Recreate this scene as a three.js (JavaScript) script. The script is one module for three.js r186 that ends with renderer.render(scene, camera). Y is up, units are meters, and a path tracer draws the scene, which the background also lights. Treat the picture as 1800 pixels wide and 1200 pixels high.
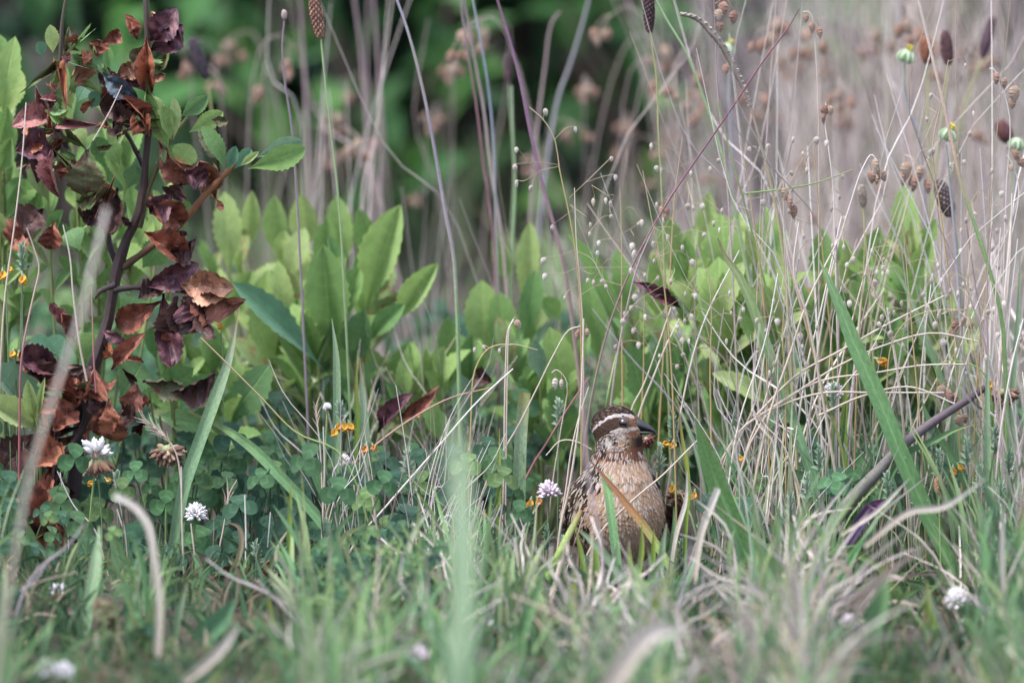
import * as THREE from 'three';
import { mergeGeometries, mergeVertices } from 'three/addons/utils/BufferGeometryUtils.js';
import { MarchingCubes } from 'three/addons/objects/MarchingCubes.js';
import { ImprovedNoise } from 'three/addons/math/ImprovedNoise.js';

// ---------- camera, sky, sun, exposure ----------
const V3 = THREE.Vector3;
const v3 = (x, y, z) => new V3(x, y, z);
const scene = new THREE.Scene();
const FOV = 2.87;
const camera = new THREE.PerspectiveCamera(FOV, 1024 / 682, 0.5, 200);
const EYE = v3(0, 1.2, 8.6), AIM = v3(0, 0.1497, 0);
camera.position.copy(EYE); camera.lookAt(AIM);
camera.focus = 8.66;
camera.userData.fStop = 5.2;
camera.updateMatrixWorld(true);

function makeSky() {                       // high thin overcast: brighter overhead, cooler towards the horizon
  const w = 128, h = 64, d = new Float32Array(w * h * 4);
  for (let j = 0; j < h; j++) for (let i = 0; i < w; i++) {
    const el = ((j + 0.5) / h - 0.5) * Math.PI, s = Math.max(0, Math.sin(el));
    const az = (i + 0.5) / w * Math.PI * 2;
    const L = 0.55 + 0.65 * s + 0.03 * Math.sin(az * 3 + 1) * s, k = (j * w + i) * 4;
    const c = el < 0 ? [0.1, 0.11, 0.09] : [L * (0.85 + 0.06 * s), L * (0.96 + 0.02 * s), L * 1.25];
    d[k] = c[0]; d[k + 1] = c[1]; d[k + 2] = c[2]; d[k + 3] = 1;
  }
  const t = new THREE.DataTexture(d, w, h, THREE.RGBAFormat, THREE.FloatType);
  t.mapping = THREE.EquirectangularReflectionMapping; t.magFilter = THREE.LinearFilter; t.needsUpdate = true;
  return t;
}
const skyTexture = makeSky();
scene.background = skyTexture; scene.environment = skyTexture;
const SKY = 0.66;
scene.backgroundIntensity = SKY; scene.environmentIntensity = SKY;

const sun = new THREE.DirectionalLight(new THREE.Color(1.0, 0.975, 0.95), 2.1);
sun.position.set(-3.2, 6.5, 1.6); sun.target.position.set(0, 0, -0.3);
sun.castShadow = true; sun.shadow.radius = 30; sun.shadow.mapSize.set(2048, 2048);
Object.assign(sun.shadow.camera, { left: -2, right: 2, top: 2, bottom: -2, near: 0.1, far: 20 });
scene.add(sun, sun.target);

const renderer = new THREE.WebGLRenderer({ antialias: true });
renderer.toneMapping = THREE.LinearToneMapping;
renderer.toneMappingExposure = 3.0;
renderer.shadowMap.enabled = true;

// ---------- helpers ----------
let seed = 20240611;
const rnd = () => { seed |= 0; seed = seed + 0x6D2B79F5 | 0; let t = Math.imul(seed ^ seed >>> 15, 1 | seed); t = t + Math.imul(t ^ t >>> 7, 61 | t) ^ t; return ((t ^ t >>> 14) >>> 0) / 4294967296; };
const rr = (a, b) => a + (b - a) * rnd();
const pick = a => a[Math.floor(rnd() * a.length)];
const gauss = () => (rnd() + rnd() + rnd() + rnd() - 2) * 0.87;
const clamp = (x, a = 0, b = 1) => Math.min(b, Math.max(a, x));
const sm = (a, b, x) => { const t = clamp((x - a) / (b - a)); return t * t * (3 - 2 * t); };
const lerp = (a, b, t) => a + (b - a) * t;
const noise3 = new ImprovedNoise();
const nz = (x, y, z) => noise3.noise(x + 31.7, y + 17.3, z + 5.1);
const C = h => new THREE.Color(h);
const PXM = 0.000361;                       // metres per photograph pixel at the bird

const FW = AIM.clone().sub(EYE).normalize(), RT = v3(1, 0, 0), UPV = RT.clone().cross(FW).normalize();
const TAN = Math.tan(FOV * Math.PI / 360);
function P(px, py, z = 0) {                 // a point of the place, seen in that direction at that depth
  const d = FW.clone().addScaledVector(RT, (px - 900) / 600 * TAN).addScaledVector(UPV, (600 - py) / 600 * TAN);
  return EYE.clone().addScaledVector(d, (z - EYE.z) / d.z);
}
const groundY = (x, z) => 0.012 * nz(x * 4, 0, z * 4) + 0.006 * nz(x * 13, 2, z * 13) + 0.004;

const used = {};
function numbered(name) { const n = used[name] = (used[name] ?? -1) + 1; return n ? `${name}_${String(n).padStart(3, '0')}` : name; }
function tag(o, label, category, group, kind) {
  if (label) o.userData.label = label;
  if (category) o.userData.category = category;
  if (group) o.userData.group = group;
  if (kind) o.userData.kind = kind;
  return o;
}
function thing(name, label, category, pos, group) {
  const o = new THREE.Group(); o.name = numbered(name); scene.add(o);
  if (pos) o.position.copy(pos);
  return tag(o, label, category, group);
}
function part(name, geo, mat, parent, kind) {
  const m = new THREE.Mesh(geo, mat); m.name = name; m.castShadow = m.receiveShadow = true; parent.add(m);
  if (kind) m.userData.kind = kind;
  return m;
}
function copyOf(o, label, group) {
  const c = o.clone(); c.name = numbered(o.name.replace(/_\d{3}$/, '')); scene.add(c);
  c.userData = { ...o.userData }; if (label) c.userData.label = label; if (group) c.userData.group = group;
  return c;
}
// a label that points to one of many look-alikes by what it stands next to
const LAND = [[1095, 740, 'quail head'], [1110, 870, 'quail breast'], [606, 745, 'largest yellow flower cluster'], [169, 800, 'skirted white clover head'], [343, 905, 'lone white clover head'], [293, 790, 'brown withered clover head'], [965, 866, 'pinkish clover head'], [1600, 790, 'thick purple stalk'], [1525, 905, 'purple leaf'], [1594, 98, 'yellow-tipped green bud'], [1141, 20, 'dark upright spike'], [1260, 80, 'rough grey spike'], [1025, 585, 'four-husk cluster'], [1690, 570, 'round orange husks'], [570, 500, 'tall leafy shrub'], [500, 270, 'long curled green leaf'], [262, 115, 'hanging orange leaf'], [365, 520, 'tan curled leaf'], [200, 740, 'orange toothed dead leaf'], [915, 800, 'straight dewy blade'], [1543, 630, 'bright yellow flower pair'], [1685, 1058, 'blurred white clover head'], [868, 1108, 'lilac-white clover head'], [810, 1000, 'very wide blurred blade'], [1000, 950, 'olive cut stalk'], [1270, 870, 'wide soft green blade'], [101, 1046, 'small low clover head'], [400, 1015, 'brown fallen leaf'], [1668, 236, 'yellow flower head'], [556, 30, 'brown spike'], [1455, 200, 'upright husk knot'], [735, 1155, 'pink-tan blurred clover head'], [1492, 1098, 'half-hidden clover head'], [1290, 450, 'yellow-green shrub'], [90, 1178, 'two blurred clover heads'], [925, 430, 'pale upright leaf pair'], [700, 720, 'dark red curled leaf'], [1651, 850, 'small brown spike'], [1786, 255, 'petal-less green bud'], [345, 100, 'blurred slanting spike'], [1620, 305, 'five big husks'], [1540, 300, 'dangling husk cluster'], [900, 100, 'leaning purple stalk'], [645, 150, 'two blurred pale stalks']];
const said = new Set();
function which(prefix, x, y) {
  for (const [lx, ly, n] of [...LAND].sort((a, b) => Math.hypot(a[0] - x, a[1] - y) - Math.hypot(b[0] - x, b[1] - y))) {
    const dx = x - lx, dy = y - ly, near = Math.hypot(dx, dy) < 90 ? 'just ' : '';
    const rel = Math.abs(dx) > 2.2 * Math.abs(dy) ? (dx < 0 ? 'left of' : 'right of') : Math.abs(dy) > 2.2 * Math.abs(dx) ? (dy < 0 ? 'above' : 'below') : `${dy < 0 ? 'above' : 'below'} and ${dx < 0 ? 'left of' : 'right of'}`;
    const l = `${prefix} ${near}${rel} the ${n}`; if (!said.has(l)) { said.add(l); return l; }
  }
  return prefix;
}
// geometry from position / colour / uv / index lists
function geom(pos, idx, uv, col) {
  const g = new THREE.BufferGeometry();
  g.setAttribute('position', new THREE.Float32BufferAttribute(pos, 3));
  if (uv) g.setAttribute('uv', new THREE.Float32BufferAttribute(uv, 2));
  if (col) g.setAttribute('color', new THREE.Float32BufferAttribute(col, 3));
  g.setIndex(idx); g.computeVertexNormals();
  return g;
}
function ramp(cols, t) {                    // cols: Colors spread evenly from t=0 to t=1
  if (!Array.isArray(cols)) return cols;
  const f = clamp(t) * (cols.length - 1), i = Math.min(cols.length - 2, Math.floor(f));
  return cols.length === 1 ? cols[0] : cols[i].clone().lerp(cols[i + 1], f - i);
}
// a leaf blade along a path (tip first or base first as given); wf(t) = half width in metres; fold = depth of the keel
function ribbon(path, wf, { n = 14, face = v3(0, 0.1, 1), fold = 0.25, twist = 0, cols = null, wave = 0, across = 4 } = {}) {
  const pos = [], uv = [], col = [], idx = [], curve = new THREE.CatmullRomCurve3(path, false, 'centripetal');
  const k = across + 1, ph = rr(0, 9);
  for (let i = 0; i <= n; i++) {
    const t = i / n, p = curve.getPoint(t), d = curve.getTangent(t);
    let s = d.clone().cross(face).normalize();
    s.applyAxisAngle(d, twist * t);
    const m = d.clone().cross(s).normalize(), w = Math.max(wf(t), 0.00005), c = cols ? ramp(cols, t) : null;
    for (let a = 0; a <= across; a++) {
      const u = a / across * 2 - 1, dz = fold * w * (Math.abs(u) - 0.5) + wave * w * Math.sin(t * 17 + ph + u * 1.2) * Math.abs(u);
      pos.push(p.x + s.x * w * u - m.x * dz, p.y + s.y * w * u - m.y * dz, p.z + s.z * w * u - m.z * dz);
      uv.push(a / across, t * 6);
      if (c) { const j = 1 + 0.10 * nz(t * 9 + ph, u * 2, ph); col.push(c.r * j, c.g * j, c.b * j); }
    }
    if (i) for (let a = 0; a < across; a++) { const q = (i - 1) * k + a; idx.push(q, q + 1, q + k, q + 1, q + k + 1, q + k); }
  }
  return geom(pos, idx, uv, cols ? col : null);
}
function tube(path, rf, { n = 16, sides = 6, cols = null, lump = 0 } = {}) {
  const pos = [], uv = [], col = [], idx = [], k = sides + 1;
  const curve = path.length > 1 && !path.isCurve ? new THREE.CatmullRomCurve3(path, false, 'centripetal') : path;
  let nrm = null; const ph = rr(0, 50);
  for (let i = 0; i <= n; i++) {
    const t = i / n, p = curve.getPoint(t), d = curve.getTangent(t);
    if (!nrm) nrm = Math.abs(d.y) < 0.9 ? v3(0, 1, 0) : v3(0, 0, 1);
    nrm.addScaledVector(d, -nrm.dot(d)).normalize();
    const b = d.clone().cross(nrm), c = cols ? ramp(cols, t) : null;
    for (let a = 0; a <= sides; a++) {
      const an = a / sides * Math.PI * 2, r = rf(t) * (1 + lump * nz(Math.cos(an) * 1.5 + ph, t * n * 0.45, Math.sin(an) * 1.5));
      const x = Math.cos(an) * r, y = Math.sin(an) * r;
      pos.push(p.x + nrm.x * x + b.x * y, p.y + nrm.y * x + b.y * y, p.z + nrm.z * x + b.z * y);
      uv.push(a / sides, t * 5);
      if (c) { const j = 1 + 0.12 * nz(t * 13 + ph, a, 0); col.push(c.r * j, c.g * j, c.b * j); }
    }
    if (i) for (let a = 0; a < sides; a++) { const q = (i - 1) * k + a; idx.push(q, q + k, q + 1, q + 1, q + k, q + k + 1); }
  }
  return geom(pos, idx, uv, cols ? col : null);
}
function tint(g, c) {                        // give a geometry one vertex colour
  const n = g.attributes.position.count, a = new Float32Array(n * 3);
  for (let i = 0; i < n; i++) { a[i * 3] = c.r; a[i * 3 + 1] = c.g; a[i * 3 + 2] = c.b; }
  g.setAttribute('color', new THREE.BufferAttribute(a, 3)); return g;
}
// px path -> world path that ends on the ground
function wpath(pts, z, rooted = true) {
  const [z0, z1] = Array.isArray(z) ? z : [z, z], L = pts.length - 1;
  const w = pts.map(([x, y, zz], i) => P(x, y, zz ?? lerp(z0, z1, i / Math.max(1, L))));
  if (rooted) {
    const e = w[L], gy = groundY(e.x, e.z);
    if (e.y > gy + 0.004) {
      const d = e.clone().sub(w[L - 1]), f = clamp(d.x / Math.max(0.004, -d.y), -0.6, 0.6);
      w.push(v3(e.x + f * (e.y - gy) * 0.6, gy - 0.006, e.z));
    }
  }
  return w;
}

// ---------- textures ----------
function dataTex(w, h, f, srgb = true) {
  const d = new Uint8Array(w * h * 4);
  for (let j = 0; j < h; j++) for (let i = 0; i < w; i++) {
    const c = f((i + 0.5) / w, (j + 0.5) / h), k = (j * w + i) * 4;
    d[k] = clamp(c[0]) * 255; d[k + 1] = clamp(c[1]) * 255; d[k + 2] = clamp(c[2]) * 255; d[k + 3] = 255;
  }
  const t = new THREE.DataTexture(d, w, h); t.magFilter = THREE.LinearFilter; t.minFilter = THREE.LinearFilter;
  t.wrapS = t.wrapT = THREE.RepeatWrapping; if (srgb) t.colorSpace = THREE.SRGBColorSpace; t.needsUpdate = true;
  return t;
}
const bladeTex = dataTex(64, 256, (u, v) => {
  const r = 0.86 + 0.09 * Math.sin(u * 75) + 0.08 * nz(u * 40, v * 3, 1) + 0.09 * nz(u * 6, v * 9, 4) + 0.14 * Math.exp(-(((u - 0.5) / 0.05) ** 2));
  return [r, r, r * 0.98];
});
const stalkTex = dataTex(32, 256, (u, v) => { const r = 0.9 + 0.12 * nz(u * 14, v * 5, 7) + 0.09 * nz(u * 5, v * 30, 3); return [r, r, r]; });
function veins(u, v) {                        // u across, v from base to tip
  const x = Math.abs(u - 0.5) * 2, mid = Math.exp(-((x / 0.045) ** 2));
  const s = (v * 9 - x * 1.5) % 1, side = Math.exp(-((((s < 0 ? s + 1 : s) - 0.5) / 0.06) ** 2)) * (1 - x) * 0.75;
  const net = 0.5 + 0.5 * nz(u * 26, v * 40, 2);
  return [mid, side, net];
}
const leafAge = (u, v, k) => sm(0.28, 0.5, nz(u * 4 + k, v * 6, k) + 0.45 * nz(u * 13, v * 20, k + 2) + 0.5 * sm(0.3, 0.5, Math.abs(u - 0.5)) * sm(0.0, 0.4, nz(v * 7, k, 3)) + 0.3 * sm(0.85, 1, v));
const leafTexOld = dataTex(128, 256, (u, v) => {   // rusty blotches and browned margins
  const [m, s, n] = veins(u, v), b = 0.84 + 0.05 * n + 0.07 * nz(u * 5, v * 8, 4), a = leafAge(u, v, 5), sp = sm(0.42, 0.55, nz(u * 22, v * 36, 6));
  return [lerp(b + 0.14 * m + 0.07 * s, 0.95, a), lerp(b + 0.1 * m + 0.06 * s, 0.62, a) * (1 - 0.35 * sp), lerp(b + 0.05 * m, 0.7, a) * (1 - 0.3 * sp)];
});
const leafTex = dataTex(128, 256, (u, v) => {
  const [m, s, n] = veins(u, v), b = 0.84 + 0.05 * n + 0.07 * nz(u * 5, v * 8, 9);
  const edge = Math.abs(u - 0.5) > 0.47 ? 0.1 : 0;
  return [b + 0.2 * m + 0.13 * s + edge, b + 0.16 * m + 0.12 * s + edge * 0.8, b + 0.12 * m + 0.08 * s];
});
const leafBump = dataTex(128, 256, (u, v) => { const [m, s, n] = veins(u, v), r = 0.6 - 0.45 * m - 0.3 * s + 0.12 * n; return [r, r, r]; }, false);
function dryTex(k, base, dark, spot) {
  return dataTex(128, 256, (u, v) => {
    const [m, s] = veins(u, v), blot = sm(0.05, 0.45, nz(u * 3.2 + k, v * 5, k) + 0.5 * nz(u * 9, v * 15, k + 3));
    const sp = sm(0.25, 0.5, nz(u * 6, v * 9 + k, k + 7)), g = 0.9 + 0.16 * nz(u * 20, v * 34, k);
    return [0, 1, 2].map(i => (lerp(lerp(base[i], dark[i], blot), spot[i], sp * 0.7) + 0.08 * m + 0.04 * s) * g);
  });
}

// ---------- materials ----------
const leafy = (o) => new THREE.MeshPhysicalMaterial({ roughness: 0.93, specularIntensity: 0.5, transmission: 0.32, thickness: 0, side: THREE.DoubleSide, ...o });
const M = {
  blade: leafy({ vertexColors: true, map: bladeTex }),
  stalk: new THREE.MeshStandardMaterial({ vertexColors: true, map: stalkTex, roughness: 0.7 }),
  vc: new THREE.MeshStandardMaterial({ vertexColors: true, roughness: 0.8 }),
  petal: leafy({ vertexColors: true, transmission: 0.3 }),
  husk: leafy({ vertexColors: true, transmission: 0.35, map: stalkTex }),
  dew: new THREE.MeshPhysicalMaterial({ color: 0xffffff, roughness: 0.02, transmission: 1, thickness: 0.001, ior: 1.33 }),
};
const green = (hex, o = {}) => leafy({ color: C(hex), map: o.old ? leafTexOld : leafTex, transmission: 0.38, bumpMap: leafBump, bumpScale: 0.0009, roughness: 0.9 });
// ---------- the setting ----------
{
  const n = 150, pos = [], uv = [], idx = [], f = t => Math.sinh(t * 7.2) / Math.sinh(7.2) * 70;
  for (let j = 0; j <= n; j++) for (let i = 0; i <= n; i++) {
    const x = f(i / n * 2 - 1), z = f(j / n * 2 - 1);
    pos.push(x, groundY(x, z) - 0.004, z); uv.push(x * 3, z * 3);
  }
  for (let j = 0; j < n; j++) for (let i = 0; i < n; i++) { const q = j * (n + 1) + i; idx.push(q, q + n + 1, q + 1, q + 1, q + n + 1, q + n + 2); }
  const soil = dataTex(256, 256, (u, v) => {
    const a = nz(u * 9, v * 9, 1), b = nz(u * 40, v * 40, 2), g = sm(0, 0.4, nz(u * 5, v * 5, 8));
    const k = 0.85 + 0.3 * a + 0.3 * b; return [lerp(0.26, 0.2, g) * k, lerp(0.22, 0.25, g) * k, lerp(0.18, 0.17, g) * k];
  });
  const g = part('ground', geom(pos, idx, uv), new THREE.MeshStandardMaterial({ map: soil, bumpMap: soil, bumpScale: 0.004, roughness: 1 }), scene);
  tag(g, 'dark soil and thatch under the grass', 'ground', null, 'structure');
}

// leaf shape: base at the origin, tip at y = 1, width 1, upper side towards +z
function leafGeo({ teeth = 0.06, bend = 0.12, cup = 0.12, widest = 0.62, n = 22, across = 4, round = 1, base = 0.07, crumple = 0, roll = 0, lobes = 12, k = 0 }) {
  const pos = [], uv = [], idx = [], kk = across + 1;
  for (let i = 0; i <= n; i++) {
    const t = i / n;
    let w = t < widest ? base + (1 - base) * Math.pow(sm(0.02, widest, t), 0.9) : Math.pow(Math.max(0, 1 - ((t - widest) / (1 - widest)) ** 2), 0.62 * round);
    if (t > 0.3 && i % 2 && i < n) w *= 1 - teeth;
    w = Math.max(w, 0.012) * 0.5;
    for (let a = 0; a <= across; a++) {
      const u = a / across * 2 - 1;
      let x = w * u, z = cup * w * Math.abs(u) * 1.4 + bend * (0.25 - (t - 0.5) ** 2) - bend * 0.9 * t * t;
      if (roll) { const r = 0.5 / roll, an = u * w / 0.5 * roll * (0.55 + 0.45 * t); x = Math.sin(an) * r * 0.5; z += (1 - Math.cos(an)) * r * 0.4; }
      if (crumple) { z += crumple * (nz(u * 1.6 + k, t * 5, k) + 0.5 * nz(u * 4, t * 11, k + 4)) * 0.22; x += crumple * 0.12 * nz(u * 2, t * 6, k + 9); }
      pos.push(x, t, z); uv.push(a / across, t);
    }
    if (i) for (let a = 0; a < across; a++) { const q = (i - 1) * kk + a; idx.push(q, q + 1, q + kk, q + 1, q + kk + 1, q + kk); }
  }
  return geom(pos, idx, uv);
}
const qa = new THREE.Quaternion(), ma = new THREE.Matrix4();
function orient(base, tip, face, roll = 0) {
  const y = tip.clone().sub(base), len = y.length(); y.divideScalar(len);
  let z = face.clone().addScaledVector(y, -face.dot(y)); if (z.lengthSq() < 1e-6) z = v3(1, 0, 0).addScaledVector(y, -y.x); z.normalize();
  const x = y.clone().cross(z);
  ma.makeBasis(x, y, z); qa.setFromRotationMatrix(ma);
  const q = qa.clone(); if (roll) q.multiply(new THREE.Quaternion().setFromAxisAngle(v3(0, 1, 0), roll));
  return [q, len];
}
function putLeaf(parent, name, geo, mat, base, tip, width, roll = 0, face = v3(0, 0.25, 1)) {
  const [q, len] = orient(base, tip, face, roll), m = part(name, geo, mat, parent);
  m.position.copy(base).sub(parent.position); m.quaternion.copy(q); m.scale.set(width, len, len);
  return m;
}

// ---------- far shrubs behind the grass ----------
const farLeaf = leafGeo({ teeth: 0, n: 6, across: 2, bend: 0.2, cup: 0.2, widest: 0.55 });
function leafMass(n, place, len, wid, cols) {  // many leaves joined into one mesh
  const P0 = farLeaf.attributes.position, I = farLeaf.index.array, cnt = P0.count;
  const pos = new Float32Array(n * cnt * 3), col = new Float32Array(n * cnt * 3), idx = new Uint32Array(n * I.length), uv = new Float32Array(n * cnt * 2);
  const p = v3();
  for (let k = 0; k < n; k++) {
    const [b, d, f] = place(k), L = len * rr(0.7, 1.25), [q] = orient(b, b.clone().add(d), f, rr(-0.6, 0.6)), c = pick(cols), j = rr(0.85, 1.15);
    for (let i = 0; i < cnt; i++) {
      p.fromBufferAttribute(P0, i); p.set(p.x * wid * L / len, p.y * L, p.z * L).applyQuaternion(q).add(b);
      const o = (k * cnt + i) * 3; pos[o] = p.x; pos[o + 1] = p.y; pos[o + 2] = p.z; col[o] = c.r * j; col[o + 1] = c.g * j; col[o + 2] = c.b * j;
      uv[(k * cnt + i) * 2] = farLeaf.attributes.uv.getX(i); uv[(k * cnt + i) * 2 + 1] = farLeaf.attributes.uv.getY(i);
    }
    for (let i = 0; i < I.length; i++) idx[k * I.length + i] = I[i] + k * cnt;
  }
  const g = new THREE.BufferGeometry();
  g.setAttribute('position', new THREE.BufferAttribute(pos, 3)); g.setAttribute('color', new THREE.BufferAttribute(col, 3)); g.setAttribute('uv', new THREE.BufferAttribute(uv, 2));
  g.setIndex(new THREE.BufferAttribute(idx, 1)); g.computeVertexNormals();
  return g;
}
const farMat = leafy({ vertexColors: true, map: leafTex, transmission: 0.3 });
const barkCols = [C(0x3a3430), C(0x5a4c40)];
function farShrub(label, px, z, h, r, n, len, cols, group) {
  const b = P(px, 300, z); b.y = groundY(b.x, b.z);
  const t = thing('background_shrub', label, 'shrub', b, group);
  for (let k = 0; k < 5; k++) {
    const a = rr(0, 6.28), e = v3(Math.cos(a) * r * 0.6, h * rr(0.6, 0.85), Math.sin(a) * r * 0.5);
    part('branch', tube([v3(0, -0.02, 0), e.clone().multiplyScalar(0.5).add(v3(0, 0.03, 0)), e], u => 0.008 * (1 - u * 0.7), { n: 6, sides: 5, cols: barkCols }), M.stalk, t);
  }
  const g = leafMass(n, () => {
    const a = rr(0, 6.28), u = Math.pow(rnd(), 0.45), y = Math.pow(rnd(), 0.8), w = r * (0.62 + 0.55 * Math.sin(Math.min(1, y * 1.05) * 2.7)) * u;
    const p = v3(Math.cos(a) * w, 0.02 + y * h, Math.sin(a) * w * 0.8), d = v3(p.x * 1.6 + rr(-0.1, 0.1), rr(0.0, 0.28), p.z * 1.6 + rr(-0.1, 0.1));
    return [p, d, v3(p.x * 2 + rr(-0.3, 0.3), 0.6, p.z * 2 + rr(-0.2, 0.4))];
  }, len, len * 0.42, cols);
  part('crown', g, farMat, t, 'stuff');
  return t;
}
const dk = [C(0x3c6440), C(0x345a3e), C(0x466c3e), C(0x3a6048)], mdk = [C(0x4a7a40), C(0x578a42), C(0x426e3e)], brt = [C(0x6a9c48), C(0x78a850), C(0x5c8c46)];
farShrub('dense evergreen shrub far behind the red-brown leaved shrub', 60, -2.25, 1.7, 0.62, 2600, 0.085, dk);  // tall dense crowns rise out of view and shade the leaves below
farShrub('dense evergreen shrub behind the seed stalks, left of centre at the top', 420, -2.3, 1.8, 0.62, 2600, 0.085, dk);
farShrub('dense evergreen shrub behind the tall seed stalks at the top centre', 770, -2.3, 1.7, 0.62, 2600, 0.085, [...dk, mdk[0]]);
farShrub('dense evergreen shrub behind the dark upright spike, right of top centre', 1120, -2.35, 1.8, 0.62, 2600, 0.085, [...dk, mdk[0]]);
farShrub('dense evergreen shrub behind the pale dry grass, upper right', 1470, -2.35, 1.7, 0.62, 2600, 0.085, dk);
farShrub('dense evergreen shrub behind the dry grass at the right edge', 1820, -2.3, 1.7, 0.62, 2600, 0.085, dk);
farShrub('low bright green leafy clump at the top left, behind the red-brown shrub', 90, -1.45, 0.26, 0.1, 40, 0.06, mdk);
farShrub('low mid-green clump behind the purple bud, upper left of centre', 540, -1.6, 0.16, 0.11, 24, 0.075, mdk);
farShrub('low bright green clump behind the paired pale stalks at the top', 710, -1.75, 0.26, 0.15, 44, 0.07, [...mdk, brt[2]]);
farShrub('grey-green clump behind the purple stalk at the top centre', 880, -2.0, 0.22, 0.12, 30, 0.075, [C(0x6c8c6a), C(0x7b9a6e), C(0x5a7c68)]);
farShrub('bright green clump behind the dark seed head at the top', 1150, -1.7, 0.25, 0.12, 40, 0.07, [...mdk, brt[0]]);
farShrub('low green clump behind the dry grass at upper right', 1330, -1.9, 0.2, 0.12, 34, 0.07, mdk);

// ---------- grasses nobody could count ----------
const strawCols = [C(0xdccec4), C(0xcabcb6), C(0xe4d8ce), C(0xc6b2aa), C(0xc2b4b6), C(0xd2bcaa), C(0xeae0d6)];
const grassCols = [C(0x7fa470), C(0x709870), C(0x94ae7c), C(0x6a8e6c), C(0xa4b684), C(0x84a680), C(0xb0bc98)];
function tuftGeo(n, h, w, spread, lean, stemlike, tipDry) {
  const gs = [];
  for (let k = 0; k < n; k++) {
    const a = rr(0, 6.28), hh = h * rr(0.55, 1.1), l = hh * lean * rr(0.15, 1.1), ba = rr(0, 6.28);
    const b = v3(Math.cos(ba) * spread * rnd(), -0.004, Math.sin(ba) * spread * rnd());
    const e = b.clone().add(v3(Math.cos(a) * l, hh, Math.sin(a) * l));
    const mid = b.clone().lerp(e, 0.55); mid.y += hh * 0.09 * (stemlike ? 0.5 : 1); mid.x -= Math.cos(a) * l * 0.16; mid.z -= Math.sin(a) * l * 0.16;
    if (!stemlike && rnd() < 0.3) e.y -= hh * 0.22;
    const kink = stemlike && rnd() < 0.5 ? b.clone().lerp(e, rr(0.6, 0.85)).add(v3(gauss() * hh * 0.05, 0, gauss() * hh * 0.05)) : null;
    const c0 = C(0xffffff).multiplyScalar(rr(0.75, 1.1)), c1 = tipDry && rnd() < 0.4 ? C(0xffe9d0).multiplyScalar(1.3) : c0.clone();
    const ww = w * rr(0.6, 1.2);
    gs.push(stemlike ? tube(kink ? [b, mid, kink, e] : [b, mid, e], t => ww * (1 - 0.55 * t) * (Math.abs(t - 0.5) < 0.06 ? 1.35 : 1), { n: 10, sides: 3, cols: [c0, c1] })
      : ribbon([b, mid, e], t => ww * Math.pow(Math.max(0, 1 - t ** 2.2), 0.8) * (0.7 + 0.3 * Math.min(1, t * 4)), { n: 7, across: 2, face: v3(rr(-0.7, 0.7), 0.1, 1), fold: 0.5, cols: [c0, c0, c1], twist: rr(-0.6, 0.6) }));
  }
  return mergeGeometries(gs);
}
function scatter(name, label, category, geos, mat, n, cols, place) {
  const o = new THREE.Group(); o.name = numbered(name); scene.add(o); tag(o, label, category, null, 'stuff');
  const q = new THREE.Quaternion(), m = new THREE.Matrix4(), e = new THREE.Euler();
  geos.forEach((g, gi) => {
    const cnt = Math.floor(n / geos.length), im = new THREE.InstancedMesh(g, mat, cnt);
    im.name = 'blades'; im.userData.kind = 'stuff'; im.castShadow = im.receiveShadow = true;
    let k = 0;
    for (let guard = 0; k < cnt && guard < cnt * 40; guard++) {
      const r = place(); if (!r) continue;
      const [p, s, tilt = 0.12, sy = 1] = r;
      e.set(gauss() * tilt, rr(0, 6.28), gauss() * tilt, 'YXZ'); q.setFromEuler(e);
      e.set(gauss() * tilt, 0, gauss() * tilt); q.premultiply(new THREE.Quaternion().setFromEuler(e));
      m.compose(p, q, v3(s, s * sy, s)); im.setMatrixAt(k, m);
      im.setColorAt(k, pick(cols).clone().multiplyScalar(rr(0.8, 1.2))); k++;
    }
    im.count = k; o.add(im);
  });
  return o;
}
const at = (px, z) => { const p = P(px, 900, z); p.y = groundY(p.x, p.z); return p; };
// the bird and a few open spots stay clear of loose grass in front of them
const overBird = (px, z) => z > -0.06 && px > 985 && px < 1190;
const CLEAR = [[343, 0.02, 34], [169, 0.04, 40], [293, 0.0, 36], [965, 0.0, 34], [101, 0.2, 48], [868, 0.34, 42], [1685, 0.25, 55], [1492, 0.32, 48], [735, 0.5, 42], [58, 0.33, 45], [97, 0.6, 60], [400, 0.1, 60], [470, 0.1, 40], [190, 0.36, 36], [508, 0.16, 20], [46, 0.09, 30], [210, 0.1, 26], [1555, 0.42, 24], [1600, 0.06, 50], [1650, 0.06, 50], [1525, 0.06, 62], [1265, 0.1, 55]];
const hides = (px, z) => CLEAR.some(([p, z0, w]) => z > z0 - 0.02 && Math.abs(px - p) < w);
const gShort = [0, 1, 2].map(() => tuftGeo(4, 0.058, 0.0023, 0.018, 0.6, false, true));
scatter('grass', 'short green grass across the foreground', 'grass', gShort, M.blade, 190, grassCols, () => {
  const z = 0.06 + 0.74 * Math.pow(rnd(), 1.1), px = rr(-120, 1920); if (overBird(px, z) && z < 0.24) return null;
  if (hides(px, z)) return null;
  if (px < 760 && z < 0.2) return null; if (px > 1240 && px < 1720 && z < 0.14) return null;
  return [at(px, z), rr(0.6, 1.2), 0.28];
});
const gTiny = [0, 1, 2].map(() => tuftGeo(7, 0.024, 0.0016, 0.02, 1.0, false, true));  // low tufts in darker greens, standing for shade between the taller blades
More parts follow.
